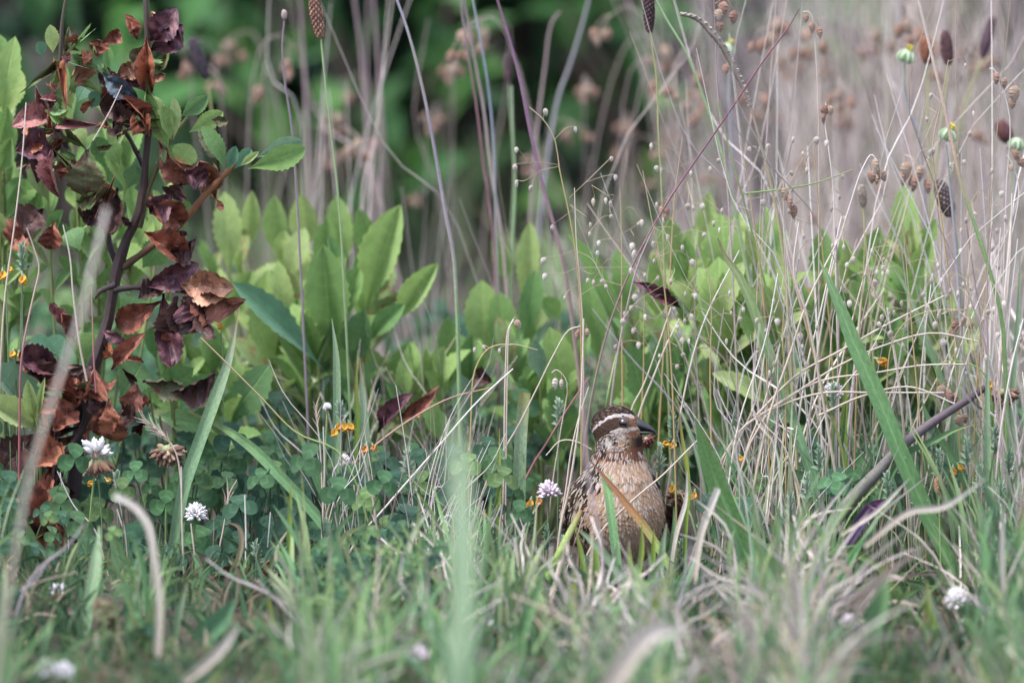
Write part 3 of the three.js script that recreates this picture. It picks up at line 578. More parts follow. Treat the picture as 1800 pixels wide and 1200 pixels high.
{
  const z = -0.03, root = at(130, z);
  const t = thing('withered_shrub', 'half-withered shrub with curled red-brown leaves and a dark stem', 'shrub', root);
  const limb = (name, pts, r0, r1, cols, zz = z) => part(name, tube(pts.map(([x, y, q]) => P(x, y, q ?? zz).sub(root)), u => lerp(r0, r1, u) * (1 + 0.12 * Math.sin(u * 40)), { n: 24, sides: 8, cols, lump: 0.22 }), M.stalk, t);
  const dkw = [C(0x33272a), C(0x4a3834), C(0x4a4838)], brn = [C(0x54402f), C(0x8a5c3c), C(0x9a6a44)];
  limb('trunk', [[120, 1010, z - 0.01], [142, 720], [165, 640], [190, 560], [203, 480], [222, 420], [246, 370], [256, 280], [263, 190], [260, 100], [256, 0], [252, -90], [256, -170]], 0.0044, 0.0013, dkw);
  limb('branch', [[215, 470], [262, 436], [320, 390], [362, 340], [396, 305], [414, 288]], 0.0024, 0.0016, brn);
  limb('branch', [[208, 470], [192, 430], [186, 400], [160, 340], [112, 250], [92, 180], [104, 120], [108, 40], [122, -40]], 0.0022, 0.001, dkw, z - 0.01);
  limb('branch', [[200, 510], [230, 505], [275, 506], [320, 512], [350, 520]], 0.0022, 0.001, dkw, z + 0.01);
  limb('branch', [[203, 500], [175, 512], [165, 525]], 0.0022, 0.001, dkw, z + 0.01);
  limb('branch', [[244, 400], [262, 330], [290, 262], [310, 230], [330, 205]], 0.002, 0.001, [C(0x5a5238), C(0x7c7c4c)]);
  limb('branch', [[150, 700], [150, 740], [120, 790], [95, 830], [88, 900]], 0.003, 0.0012, dkw, z + 0.015);
  limb('branch', [[150, 715], [105, 705], [70, 690]], 0.002, 0.001, dkw, z + 0.01);
  limb('branch', [[152, 700], [185, 720], [215, 735]], 0.002, 0.001, dkw, z + 0.01);
  limb('branch', [[112, 250], [140, 300], [170, 318]], 0.0014, 0.0009, dkw);
  limb('branch', [[105, 230], [70, 215], [52, 200]], 0.0014, 0.0009, dkw);
  limb('branch', [[258, 60], [284, 50], [300, 55]], 0.0011, 0.0008, dkw);
  limb('branch', [[255, 300], [225, 240], [190, 190], [170, 120]], 0.0016, 0.0009, dkw, z - 0.015);
  // [base x, base y, tip x, tip y, width px, tone, dz, shape, roll]
  const L = [
    [262, 72, 306, 22, 50, 'plum', .01, 0, .3], [262, 90, 322, 44, 44, 'plum', .005, 3, .2], [258, 66, 262, 168, 34, 'orange', .015, 6, .2], [250, 80, 232, 110, 22, 'olive', .01, 1, 0], [178, 76, 212, 54, 26, 'russet', .01, 3, .4], [145, 118, 150, 84, 20, 'orange', .015, 0, .2], [182, 125, 112, 108, 26, 'dark', .0, 2, .5], [150, 150, 128, 112, 44, 'tan', -.01, 1, .3], [178, 128, 240, 172, 34, 'slate', .008, 3, .2],
    [205, 160, 178, 128, 30, 'plum', .0, 4, 0], [250, 200, 175, 182, 50, 'umber', .004, 1, .1], [255, 225, 180, 215, 56, 'umber', .01, 5, .2], [250, 205, 222, 170, 24, 'russet', .016, 6, .2], [256, 220, 236, 178, 18, 'orange', .02, 4, .5], [258, 235, 232, 200, 18, 'russet', .022, 3, -.4], [262, 240, 246, 200, 16, 'orange', .024, 6, .3], [100, 205, 26, 212, 42, 'pink', .0, 0, .2], [92, 262, 30, 262, 56, 'plum', .01, 3, .1], [100, 270, 60, 300, 48, 'umber', .01, 5, .3], [92, 265, 98, 345, 24, 'pink', .02, 6, .2],
    [152, 262, 148, 342, 64, 'olive', .015, 2, .1], [175, 318, 196, 345, 34, 'tan', .012, 4, .2], [190, 330, 140, 350, 44, 'umber', .0, 5, .2], [196, 360, 150, 390, 52, 'umber', .0, 7, .3], [205, 330, 200, 415, 40, 'umber', .01, 1, .3], [262, 345, 322, 398, 52, 'russet', .012, 3, .3], [262, 372, 300, 345, 46, 'plum', .008, 6, .2], [280, 245, 332, 330, 36, 'russet', .012, 0, .5], [320, 300, 362, 312, 40, 'plum', .016, 7, .2], [318, 320, 300, 350, 42, 'umber', .012, 5, .1],
    [252, 408, 334, 462, 46, 'russet', .014, 6, .2], [300, 440, 342, 425, 40, 'umber', .018, 3, .4], [296, 445, 330, 410, 26, 'umber', .01, 7, .1], [250, 502, 348, 470, 44, 'plum', .012, 0, .1], [318, 500, 400, 508, 58, 'tan', .022, 0, .15], [330, 515, 408, 545, 54, 'russet', .02, 5, .3], [325, 520, 370, 575, 60, 'umber', .015, 7, .2], [330, 530, 392, 590, 28, 'umber', .022, 4, .6], [288, 515, 295, 636, 46, 'plum', .016, 4, .15], [285, 525, 312, 590, 46, 'russet', .012, 1, .2], [282, 530, 200, 578, 46, 'russet', .006, 0, .2], [310, 520, 325, 590, 30, 'umber', .02, 6, .7], [275, 510, 245, 520, 36, 'umber', .01, 3, 0], [320, 525, 350, 560, 50, 'plum', .02, 3, .1],
    [125, 580, 78, 540, 22, 'pink', .01, 4, .2], [130, 600, 100, 545, 26, 'russet', .0, 1, .2], [196, 650, 244, 590, 26, 'russet', .02, 0, .2], [180, 580, 210, 600, 20, 'plum', .02, 2, .4], [120, 660, 34, 628, 44, 'plum', .014, 1, .15], [110, 680, 50, 640, 40, 'umber', .008, 5, .1], [140, 690, 120, 640, 46, 'umber', .012, 3, .1], [150, 700, 168, 655, 40, 'russet', .02, 6, .2], [155, 690, 130, 665, 40, 'umber', .02, 7, .2], [300, 690, 378, 662, 44, 'umber', .02, 3, .3], [250, 670, 322, 665, 36, 'olive', .016, 1, .9],
    [192, 700, 200, 780, 50, 'orange', .03, 2, .1], [192, 702, 172, 768, 42, 'russet', .026, 0, -.3], [190, 690, 190, 672, 24, 'russet', .03, 3, 0], [140, 700, 70, 680, 30, 'russet', .018, 6, .2], [135, 710, 75, 722, 32, 'orange', .02, 4, .3], [130, 715, 90, 760, 42, 'russet', .016, 7, .2], [150, 705, 110, 690, 36, 'russet', .022, 3, .4], [160, 700, 178, 735, 32, 'umber', .018, 5, 0], [210, 730, 245, 740, 46, 'umber', .01, 1, .2], [215, 720, 240, 690, 40, 'russet', .008, 5, .2], [110, 780, 60, 815, 56, 'orange', .02, 3, .15], [105, 800, 40, 790, 40, 'umber', .012, 1, .2], [85, 760, -20, 830, 70, 'umber', .0, 2, .2],
    [92, 815, 70, 935, 44, 'russet', .024, 0, .1], [100, 820, 120, 900, 50, 'umber', .012, 5, .2], [92, 900, 96, 985, 60, 'russet', .02, 1, .1], [88, 905, 70, 990, 40, 'umber', .012, 3, .2], [75, 370, 40, 400, 60, 'umber', -.03, 5, .2], [60, 400, 20, 430, 60, 'russet', -.05, 7, .2], [95, 390, 85, 440, 40, 'russet', -.03, 3, .2],
    [92, 92, 90, 52, 24, 'lime', .01, 1, .2], [112, 92, 122, 62, 14, 'olive', .006, 2, .3], [75, 100, 66, 72, 20, 'blue', .0, 2, .2], [270, 240, 276, 170, 32, 'lime', .0, 1, .2], [300, 245, 282, 186, 30, 'bright', .012, 2, .2], [304, 245, 310, 178, 20, 'pale', .01, 1, .3], [296, 262, 268, 200, 30, 'bright', .002, 2, .2], [316, 206, 366, 166, 28, 'dark', .014, 2, .3], [332, 232, 392, 196, 30, 'bright', .012, 2, .3], [370, 210, 402, 212, 18, 'olive', .016, 4, .4], [394, 300, 368, 226, 32, 'deep', .016, 1, .4], [385, 300, 358, 230, 26, 'olive', .0, 2, .4], [310, 296, 334, 255, 44, 'bright', .01, 0, .1], [322, 300, 300, 256, 34, 'mid', .004, 2, .1], [400, 300, 414, 255, 20, 'blue', .01, 2, .3], [412, 296, 440, 262, 24, 'blue', .006, 2, .4], [422, 290, 452, 268, 12, 'lime', .014, 0, .2], [435, 296, 536, 262, 40, 'mid', .016, 0, .5], [450, 275, 530, 248, 36, 'grey', .006, 2, .2], [380, 350, 345, 275, 44, 'tan', -.02, 1, .2], [300, 330, 330, 380, 30, 'deep', -.02, 1, .2], [380, 350, 394, 368, 14, 'russet', .01, 4, .2],
    [135, 180, 150, 150, 30, 'blue', -.01, 1, .2], [160, 190, 176, 160, 30, 'blue', -.008, 2, .2], [112, 185, 122, 168, 20, 'lime', .005, 1, .2], [100, 178, 76, 170, 14, 'pink', .01, 0, .2], [95, 165, 100, 143, 14, 'tan', .012, 0, .2], [205, 130, 235, 110, 34, 'tan', .004, 3, .3], [170, 100, 176, 70, 34, 'russet', -.01, 1, .2], [240, 70, 222, 25, 22, 'russet', .008, 6, .3], [262, 36, 270, 18, 12, 'tan', .01, 0, .2], [150, 260, 130, 225, 32, 'lime', -.01, 1, .2], [180, 280, 165, 240, 34, 'deep', -.01, 2, .2], [210, 290, 190, 250, 36, 'mid', -.02, 1, .2], [225, 330, 240, 290, 34, 'dark', -.02, 2, .2], [170, 420, 180, 370, 44, 'mid', -.03, 1, .2], [140, 440, 120, 400, 44, 'dark', -.03, 1, .2], [100, 620, 50, 600, 40, 'blue', .0, 0, .2], [110, 630, 80, 595, 44, 'blue', -.004, 2, .2], [200, 640, 222, 600, 24, 'blue', .012, 2, .3],
    [210, 700, 250, 640, 60, 'dark', .0, 1, .2], [160, 640, 150, 590, 40, 'mid', -.02, 1, .2], [220, 560, 235, 520, 40, 'deep', -.02, 1, .2], [250, 470, 285, 430, 50, 'deep', -.03, 1, .2],
  ];
  D.grey = G.grey;
  for (const [bx, by, tx, ty, w, tone, dz, k, roll] of L) {
    const isDry = !G[tone];
    putLeaf(t, 'leaf', isDry ? dryGeos[k] : greenGeos[k % 6], D[tone], P(bx, by, z + dz), P(tx, ty, z + dz + rr(-0.008, 0.014)), w * PXM * 1.15, roll + rr(-0.3, 0.3));
  }
  // small shrivelled leaves and buds along the twigs
  for (let k = 0; k < 150; k++) {
    const a = pick([[110, 240], [130, 290], [96, 180], [190, 200], [250, 240], [262, 120], [300, 510], [340, 520], [150, 700], [120, 720], [170, 320], [180, 160], [200, 400], [104, 120], [90, 800], [60, 250], [200, 250], [230, 200], [150, 90], [310, 540], [340, 300]]);
    if (k > 115) { a[0] = rr(60, 235); a[1] = rr(640, 800); }
    const x = a[0] + gauss() * 30, y = a[1] + gauss() * 30, an = rr(0, 6.28), l = rr(16, 46);
    putLeaf(t, 'leaf', pick(dryGeos), D[pick(k > 115 ? ['russet', 'orange', 'russet', 'umber', 'orange'] : ['russet', 'plum', 'orange', 'fade', 'pink', 'tan', 'olive', 'fade', 'mid', 'bright'])], P(x, y, z + rr(-0.01, 0.015)), P(x + Math.cos(an) * l, y - Math.sin(an) * l * 0.8, z + rr(-0.01, 0.025)), l * rr(0.3, 0.7) * PXM, rr(-0.8, 0.8));
  }
}
// fallen dead leaves
function deadLeaf(label, parts, z) {
  const b = P(...parts[0].slice(0, 2), z), t = thing('dead_leaf', label, 'leaf', b);
  parts.forEach(([bx, by, tx, ty, w, tone, k]) => putLeaf(t, 'blade', dryGeos[k], D[tone], P(bx, by, z), P(tx, ty, z + 0.01), w * PXM, rr(-0.3, 0.3)));
}
deadLeaf('brown curled dead leaf lying in the grass below the clover', [[440, 1000, 365, 1025, 50, 'russet', 3]], 0.1);
deadLeaf('red-brown dead leaf upright beside another in the grass', [[470, 1040, 480, 975, 34, 'russet', 1]], 0.1);
deadLeaf('dark red curled leaf under the low green shrub', [[665, 760, 712, 695, 34, 'plum', 0]], -0.1);
deadLeaf('small dark red leaf beside the curled one', [[700, 735, 760, 695, 26, 'russet', 5]], -0.1);
deadLeaf('dark brown shrivelled leaf between the green leaves, centre', [[835, 660, 868, 672, 40, 'umber', 7]], -0.14);
deadLeaf('small brown leaf behind the quail, right', [[1195, 885, 1180, 935, 40, 'umber', 3]], -0.04);
deadLeaf('round brown leaf at the lower left among blades', [[200, 1110, 175, 1060, 44, 'olive', 2]], 0.36);
deadLeaf('purple-grey withered leaf between the straw stalks behind the quail', [[1195, 540, 1130, 500, 26, 'plum', 5]], -0.08);
// ---------- single grass blades ----------
const cc = a => a.map(h => C(h));
const GB = cc([0x8aac78, 0x749c6c, 0x6a9266]), GP = cc([0xa8be9c, 0x92b088, 0x80a27c]), GD = cc([0x6a9470, 0x5c8864]), GT = cc([0x9c7654, 0x7f9a52, 0x5f8e48, 0x5a8848]), ST = cc([0xdccec0, 0xccbaaa, 0xbcac98]), WH = cc([0xe6ded8, 0xdacec4, 0xccbeae]), YG = cc([0xa8a860, 0x8fae50, 0x7c9c4c]), MV = cc([0x9a8488, 0xae9a98, 0xb8a8a0]);
const dewGeo = new THREE.SphereGeometry(1, 10, 8);
function blade(label, pts, wPx, z, cols, { fold = 0.6, shape = 'blade', dew = 0, rooted = true, twist = 0, face = v3(0, 0.1, 1), group, name } = {}) {
  if ((cols === GB || cols === GP) && rnd() < 0.5) cols = [C(pick([0xb4a678, 0xa88c64, 0xa4a468])), ...cols, cols[cols.length - 1], cols[cols.length - 1]];
  const path = wpath(pts, z, rooted), b = path[path.length - 1].clone(), loc = path.map(p => p.clone().sub(b)), w = wPx * PXM * 0.5;
  const wf = shape === 'blade' ? t => w * (0.10 + 0.9 * Math.pow(sm(0, 0.42, t), 0.75)) * (1 - 0.25 * sm(0.75, 1, t)) : shape === 'cut' ? t => w * (0.85 + 0.15 * t) : t => w * (0.55 + 0.45 * t);
  const g = shape === 'stem' ? tube(loc, wf, { n: 22, sides: 7, cols }) : ribbon(loc, wf, { n: 22, fold, cols, twist, face, wave: 0.04 });
  const mat = shape === 'stem' ? M.stalk : M.blade, nm = name || (shape === 'stem' ? 'straw_stalk' : 'grass_leaf'), cat = shape === 'stem' ? 'grass stalk' : 'grass blade';
  if (!dew) { const m = part(numbered(nm), g, mat, scene); m.position.copy(b); return tag(m, label, cat, group); }
  const t = thing(nm, label, cat, b, group); part('blade', g, mat, t);
  const cv = new THREE.CatmullRomCurve3(loc, false, 'centripetal');
  for (let k = 0; k < dew; k++) {
    const u = rr(0.12, 0.8), p = cv.getPoint(u), s = rr(0.0003, 0.0008) * (rnd() < 0.15 ? 1.7 : 1), m = part('dew_drop', dewGeo, M.dew, t);
    m.position.set(p.x + rr(-0.8, 0.8) * wf(u), p.y, p.z + 0.0004 + s * 0.3); m.scale.set(s, s, s * 0.75);
  }
  return t;
}
const stalk = (label, pts, w, z, cols, o = {}) => blade(label, pts, w, z, cols, { shape: 'stem', ...o });

// broad green blades
blade('broad green blade with dark tip leaning right, behind the straw right of the quail', [[1262, 418], [1275, 450], [1302, 490], [1345, 600], [1390, 725], [1415, 800], [1440, 880]], 18, [-0.02, 0.02], cc([0x6c5844, 0x94aa78, 0x7fa47c, 0x749c70]), { dew: 4, fold: 0.8, twist: -0.3 });
blade('longest broad green blade, crossing the purple stalk at the right', [[1440, 455], [1465, 510], [1505, 610], [1545, 700], [1585, 800], [1640, 925], [1692, 1035]], 30, [0.02, 0.05], cc([0x92b284, 0x80aa74, 0x74a06a, 0x709c64]), { dew: 9, fold: 0.8 });
blade('wide soft green blade just right of the quail, leaning left', [[1222, 735], [1240, 790], [1268, 870], [1305, 960], [1345, 1060]], 36, [0.12, 0.1], cc([0x86ac6c, 0x74a060, 0x6c985c]), { fold: 0.6 });
blade('pale upright blade standing before the tall leafy shrub', [[583, 560], [590, 620], [592, 700], [590, 790]], 14, -0.02, GP);
blade('pale green blade right of the withered shrub, leaning right', [[420, 540], [402, 630], [372, 715], [345, 790], [322, 860]], 22, [0.0, 0.03], GP);
blade('long arching green blade crossing the clover diagonally', [[330, 722], [385, 748], [440, 785], [500, 845], [555, 905], [605, 975]], 19, [-0.02, 0.05], GB);
blade('upright pale green blade behind the yellow flower', [[632, 628], [638, 700], [642, 780], [640, 900]], 16, -0.05, GP);
blade('bright blade beside the pale upright one, behind the yellow flower', [[628, 615], [626, 680], [628, 740], [622, 830]], 9, -0.07, YG);
blade('green blade below the small purple-tipped clover, leaning left', [[518, 745], [538, 790], [560, 850], [590, 915]], 15, 0.0, GB);
blade('narrow bright upright blade left of centre, out of focus', [[512, 845], [509, 900], [508, 980], [508, 1070]], 9, 0.16, YG);
blade('broad blade cut by the left edge, lower left', [[-4, 838], [14, 880], [22, 950], [10, 1040]], 28, 0.1, GB);
blade('bright green blade with pointed tip at the lower left', [[43, 912], [54, 950], [46, 1010], [38, 1080]], 21, 0.09, GB);
blade('tall soft green blade at the lower left, out of focus', [[174, 925], [168, 990], [150, 1090], [130, 1210]], 22, [0.25, 0.3], GP);
blade('green blade with ragged tip beside the blurred arched stem', [[190, 935], [208, 985], [212, 1060], [214, 1130]], 28, 0.1, GB);
blade('very wide blurred green blade rising through the lower centre', [[795, 720], [803, 800], [812, 920], [815, 1060], [800, 1230]], 30, [1.4, 1.5], cc([0xa4b69a, 0x94ac8c, 0x88a480]), { fold: 0.2 });
blade('blurred narrow blade right beside the very wide one', [[822, 770], [818, 860], [806, 980], [800, 1100]], 11, 0.5, GB);
blade('straight dew-dotted blade with cut top, left of the quail', [[922, 690], [916, 760], [913, 830], [912, 905], [914, 980]], 25, -0.03, GP, { shape: 'cut', dew: 26 });
blade('thin straight bright green blade between the dewy blade and centre', [[878, 752], [877, 830], [876, 920], [877, 1010]], 10, 0.03, YG);
blade('dew-covered blade lying across the clover, centre', [[690, 840], [735, 870], [775, 905], [800, 935]], 20, -0.02, GD, { dew: 30 });
blade('green blade with cut top in front of the quail breast', [[1064, 836], [1070, 870], [1078, 930], [1086, 1000], [1090, 1060]], 17, [0.05, 0.1], GB, { shape: 'cut' });
stalk('thick olive-green cut stalk leaning right, left of the quail', [[1022, 898], [1000, 940], [978, 985], [950, 1040]], 19, [0.05, 0.08], cc([0x8a6a48, 0x9aa858, 0x8fa650, 0x86a04e, 0x84a050]), { name: 'cut_stalk' });
blade('blade with brown dried tip crossing the quail breast', [[1038, 810], [1066, 842], [1105, 890], [1140, 935], [1165, 975], [1190, 1020]], 14, [0.05, 0.1], cc([0x6c4c3c, 0x9a6c4c, 0xa88058, 0x93a860, 0x86a658, 0x7fa056]));
blade('pale soft blade slanting left below the quail', [[1010, 925], [1040, 950], [1075, 990], [1110, 1040]], 15, 0.2, GP);
blade('yellow-green thin blade with brown tip, right of the beak', [[1191, 690], [1198, 760], [1206, 810], [1210, 850], [1206, 920]], 8, 0.02, cc([0xa07850, 0xa8b058, 0x90ac4c, 0x88a850]));
blade('twisted pale dry blade right of the quail, out of focus', [[1208, 828], [1206, 880], [1190, 940], [1180, 1010]], 10, 0.1, WH, { twist: 1.5 });
blade('whitish dry blade leaning right, lower right of the quail', [[1262, 858], [1248, 895], [1234, 935], [1222, 1010]], 14, 0.2, WH, { shape: 'cut', twist: 0.6 });
blade('long blurred pale stem leaning across the withered shrub', [[186, 365], [168, 440], [140, 550], [108, 650], [78, 740], [45, 860]], 7.5, [0.75, 0.8], WH, { shape: 'cut' });
blade('blurred arched pale blade left of the white clover head', [[200, 870], [236, 890], [258, 920], [270, 975], [280, 1060], [276, 1160]], 12, [0.5, 0.52], WH, { shape: 'cut' });
blade('small arched blurred blade beside the white clover head', [[400, 918], [418, 925], [424, 955], [412, 1000], [398, 1050]], 9, 0.12, cc([0xa08878, 0xa89880, 0x7c9c5c]));
blade('green-grey upright blade at the right, in front of the stalk', [[1738, 615], [1736, 700], [1737, 800], [1738, 920]], 12, 0.05, GP);
blade('wide blurred blade at the right edge, bottom', [[1800, 880], [1790, 980], [1786, 1090], [1780, 1200]], 26, 0.3, GB);
blade('blurred broad bent blade at lower right', [[1556, 985], [1550, 1050], [1534, 1110], [1530, 1210]], 32, [0.42, 0.42], GB);
blade('green blade leaning left under the broad one, right', [[1620, 700], [1632, 735], [1665, 790], [1690, 830]], 14, 0.0, GB);
blade('green blade rising behind the purple stalk', [[1560, 700], [1575, 745], [1598, 790], [1610, 830]], 15, -0.05, GB);
blade('broad grey-green blade at right with hanging seed heads before it', [[1700, 560], [1688, 620], [1680, 700], [1678, 780]], 16, -0.06, GP);
blade('arched blade nearly level below the purple stalk', [[1715, 745], [1680, 755], [1640, 775], [1590, 800], [1560, 850]], 11, 0.02, GB);
blade('green blade at the far right edge, upright', [[1795, 430], [1790, 560], [1780, 700], [1786, 860]], 10, -0.05, GP);
blade('bluish blade leaning left among the straw, right', [[1550, 440], [1590, 500], [1625, 590], [1660, 680], [1680, 760]], 11, -0.05, GP);
blade('broad upright green blade behind the seed heads at right', [[1490, 630], [1486, 700], [1484, 760], [1486, 850]], 12, -0.05, YG);
blade('soft bent green blade low in the right foreground', [[1380, 960], [1450, 968], [1510, 975], [1555, 1005], [1580, 1060]], 14, 0.16, cc([0x8fa060, 0x7c9a54, 0x668c50]));
blade('upright green blade at right, near the lower clover heads', [[1745, 800], [1742, 880], [1748, 980], [1758, 1080]], 13, 0.1, GB);
blade('thin dark green blade right of the small brown plantain head', [[1725, 860], [1720, 940], [1735, 1030], [1745, 1120]], 9, 0.15, GD);
blade('blurred green blade in the lower centre', [[960, 1000], [935, 1060], [910, 1130], [900, 1210]], 22, 0.4, GB);
blade('blurred pale green blade below the quail', [[1120, 990], [1112, 1050], [1108, 1120], [1108, 1200]], 20, 0.35, GP);
blade('blurred yellow-green blade under the quail, bottom', [[1180, 1000], [1150, 1060], [1125, 1130], [1118, 1200]], 14, 0.45, YG);
blade('blurred green blade leaning left at the lower left of centre', [[620, 1030], [600, 1080], [570, 1140], [560, 1200]], 22, 0.4, GB);
blade('blurred blue-green broad leaf in the lower left foreground', [[415, 1050], [390, 1085], [360, 1120], [340, 1190]], 36, 0.35, GD);
[[690, 1010, 720, 1180, .3], [745, 1020, 760, 1190, .35], [330, 1020, 300, 1190, .3], [240, 1020, 230, 1200, .33], [1010, 1000, 1020, 1190, .28], [1260, 1040, 1250, 1200, .3], [1330, 1090, 1310, 1200, .4], [1440, 1050, 1400, 1190, .4], [1630, 1020, 1660, 1190, .3], [1700, 1080, 1710, 1200, .35], [90, 1080, 70, 1200, .45], [470, 1040, 490, 1200, .3], [870, 1010, 880, 1190, .3], [655, 990, 640, 1140, .2], [560, 1010, 545, 1170, .22], [420, 1030, 440, 1200, .26], [10, 1000, -10, 1190, .4], [960, 1100, 980, 1200, .5], [1480, 1120, 1490, 1210, .5], [790, 1080, 760, 1210, .5]].forEach(([a, b, c, d, z]) =>
  blade(which('blurred upright green blade', a, b), [[a, b], [lerp(a, c, 0.4) + rr(-8, 8), lerp(b, d, 0.4)], [c, d]], rr(10, 20), z, pick([GB, GP, GD, YG]), { group: 'blurred foreground blades' }));

// low blades before the quail
[[1040, 935, 1052, 1040, 11, .12], [1128, 915, 1118, 1040, 10, .14], [1105, 950, 1112, 1060, 12, .2], [1150, 930, 1146, 1050, 9, .13], [1172, 920, 1160, 1040, 12, .16], [1012, 930, 1030, 1050, 9, .1], [1085, 955, 1070, 1060, 10, .18], [1138, 960, 1160, 1060, 8, .22], [1060, 930, 1040, 1050, 7, .1], [1185, 890, 1172, 1020, 9, .08]].forEach(([a, b, c, d, w, z]) =>
  blade(which('low narrow green blade', a, b), [[a, b], [lerp(a, c, 0.35) + rr(-5, 5), lerp(b, d, 0.4)], [c, d]], w, z, pick([GB, GP, YG, GP]), { group: 'low blades before the quail' }));
// stalks
stalk('straight straw stalk lying diagonally, left of centre', [[902, 648], [840, 705], [770, 785], [674, 895], [620, 960]], 4.5, [0.02, 0.04], WH);
stalk('reddish straw stalk crossing behind the diagonal one', [[860, 682], [790, 700], [720, 738], [660, 782], [600, 840]], 4.5, [-0.04, 0], cc([0xb08878, 0xa88870, 0xa89480]));
stalk('thin golden stalk running diagonally right of the withered shrub', [[352, 593], [400, 640], [460, 700], [520, 760], [600, 800]], 4, [0.02, 0.02], cc([0xc0a080, 0xb09870, 0x8ca058, 0x84a058]));
stalk('tall straw stalk with node at the upper right, green below', [[1612, -15], [1632, 70], [1654, 160], [1672, 240], [1690, 320], [1716, 400], [1742, 480], [1762, 560], [1768, 650], [1772, 800]], 9, 0.0, cc([0xd0c0b4, 0xd0bca8, 0xc8a890, 0x86a468, 0x7fa060, 0x86a468, 0x8aa470]));
stalk('pale stalk with a pink sheath right of the leaf row', [[1378, 400], [1384, 440], [1398, 500], [1412, 550], [1430, 620], [1452, 700], [1478, 780], [1490, 860]], 6, 0.0, cc([0xd4c2bc, 0xc8a8a4, 0xa89c60, 0x96a460, 0x8ca460]));
stalk('thin olive stalk before the yellow-green shrub', [[1262, 180], [1290, 290], [1318, 390], [1340, 480], [1365, 570], [1385, 660], [1392, 780]], 5, -0.02, cc([0x9a9a78, 0x7c9a58, 0x74984e, 0x78984e]));
stalk('green side twig branching right from the olive stalk', [[1500, 298], [1440, 320], [1380, 332], [1310, 340]], 3.5, -0.02, cc([0x8a9060, 0x74984e]), { rooted: false });
stalk('bluish stalk with green foot, tall at upper centre', [[690, -20], [712, 40], [732, 110], [750, 190], [765, 270], [782, 370], [797, 450], [803, 540], [806, 640]], 8, -0.12, cc([0xa0a0b0, 0xa89c98, 0x988c98, 0xa89ca0, 0x8aa474, 0x88a870]));
stalk('purple stalk leaning left at the top centre', [[868, -20], [893, 60], [912, 130], [932, 230], [950, 310], [980, 420], [1000, 520]], 8, -0.16, cc([0x7c5868, 0x94708a, 0x8c6880, 0x9c8080, 0xa08c80]));
stalk('reddish stalk of a close group at the top centre', [[806, -20], [820, 80], [838, 190], [850, 290], [866, 400], [872, 520]], 6, -0.25, cc([0x9c8c90, 0x8a6068, 0x8a6470, 0xa88c8c]));
stalk('blue-grey stalk of a close group at the top centre', [[828, -20], [842, 60], [858, 150], [868, 260], [872, 400], [876, 540]], 6, -0.25, cc([0xa0a8a8, 0x8c94a8, 0x9a9a94, 0x98a080]));
stalk('mauve stalk of a close group at the top centre', [[812, -20], [832, 90], [850, 190], [862, 290], [880, 400], [892, 520]], 7, -0.28, MV);
stalk('green stalk right of the purple one', [[900, 150], [902, 230], [906, 320], [902, 420], [900, 540]], 6, -0.3, cc([0x9ca888, 0x88a478, 0x86a070]));
stalk('blurred thick pale stalk at upper left of centre', [[525, -20], [532, 80], [538, 180], [542, 280], [545, 420]], 9, -0.62, MV);
stalk('left of two blurred pale stalks at upper left of centre', [[620, -20], [634, 90], [644, 220], [652, 340], [660, 480]], 9, -0.62, MV);
stalk('right of two blurred pale stalks at upper left of centre', [[655, -20], [664, 100], [670, 220], [668, 340], [670, 480]], 8, -0.6, MV);
stalk('thin blurred stalk beside the two pale ones', [[648, -20], [644, 100], [646, 200], [640, 330]], 6, -0.7, MV);
stalk('grey blurred stalk leaning right at top right of centre', [[1040, -20], [1022, 50], [1000, 120], [982, 170], [960, 300]], 8, -0.55, cc([0x98989c, 0xa09ca0]));
stalk('blurred hooked stalk left of the grey leaning one', [[985, 20], [970, 40], [958, 120], [945, 220], [935, 340]], 6, -0.5, MV);
stalk('long thin purple stalk crossing from upper right to the quail head', [[1405, 15], [1385, 50], [1340, 110], [1290, 185], [1235, 265], [1180, 345], [1120, 450], [1075, 560], [1048, 660], [1030, 760], [1020, 880]], 4.5, [0.02, -0.05], cc([0xa08080, 0x8c5a68, 0x84566a, 0x946a74, 0xa08880, 0xa8948c, 0xb0a090]));
stalk('green stalk running from the top down to the leaf row, right of centre', [[1148, -10], [1175, 40], [1205, 90], [1240, 180], [1268, 265], [1290, 360], [1308, 450], [1330, 560]], 7, -0.12, cc([0x9ab088, 0x90a878, 0x9aac80, 0x98a880]));
stalk('straw stalk leaning left above the quail', [[1195, 560], [1170, 610], [1150, 660], [1128, 715], [1110, 780], [1100, 860]], 5, -0.05, ST);
stalk('straw stalk beside it, leaning the same way above the quail', [[1180, 540], [1156, 610], [1130, 680], [1112, 715], [1095, 790]], 4, -0.06, ST);
stalk('red thin stalk left of the quail head, leaning right', [[1035, 665], [1000, 715], [960, 780], [935, 820], [910, 880]], 5, -0.04, cc([0x9c6a6a, 0x98666a, 0x987870]));
stalk('upright straw stalk touching the quail nape', [[1026, 560], [1024, 640], [1020, 720], [1010, 800], [1000, 860], [985, 930]], 5, 0.03, ST);
stalk('second straw stalk at the quail nape, crossing it', [[1035, 680], [1016, 740], [1003, 800], [995, 860], [984, 930]], 4, 0.02, ST);
stalk('blurred grey-mauve stalk in front of the quail shoulder', [[1030, 660], [1028, 740], [1030, 800], [1040, 870], [1056, 950], [1060, 1040]], 7, [0.45, 0.45], MV);
stalk('straw stalk slanting across the quail breast', [[1230, 770], [1200, 800], [1165, 835], [1125, 868], [1090, 900], [1060, 930], [1030, 980]], 4, 0.04, ST);
stalk('thin reddish stem across the left of the quail', [[1056, 853], [1040, 880], [1028, 905], [1015, 940], [1000, 985]], 3.5, 0.06, cc([0xb08888, 0xa88880]));
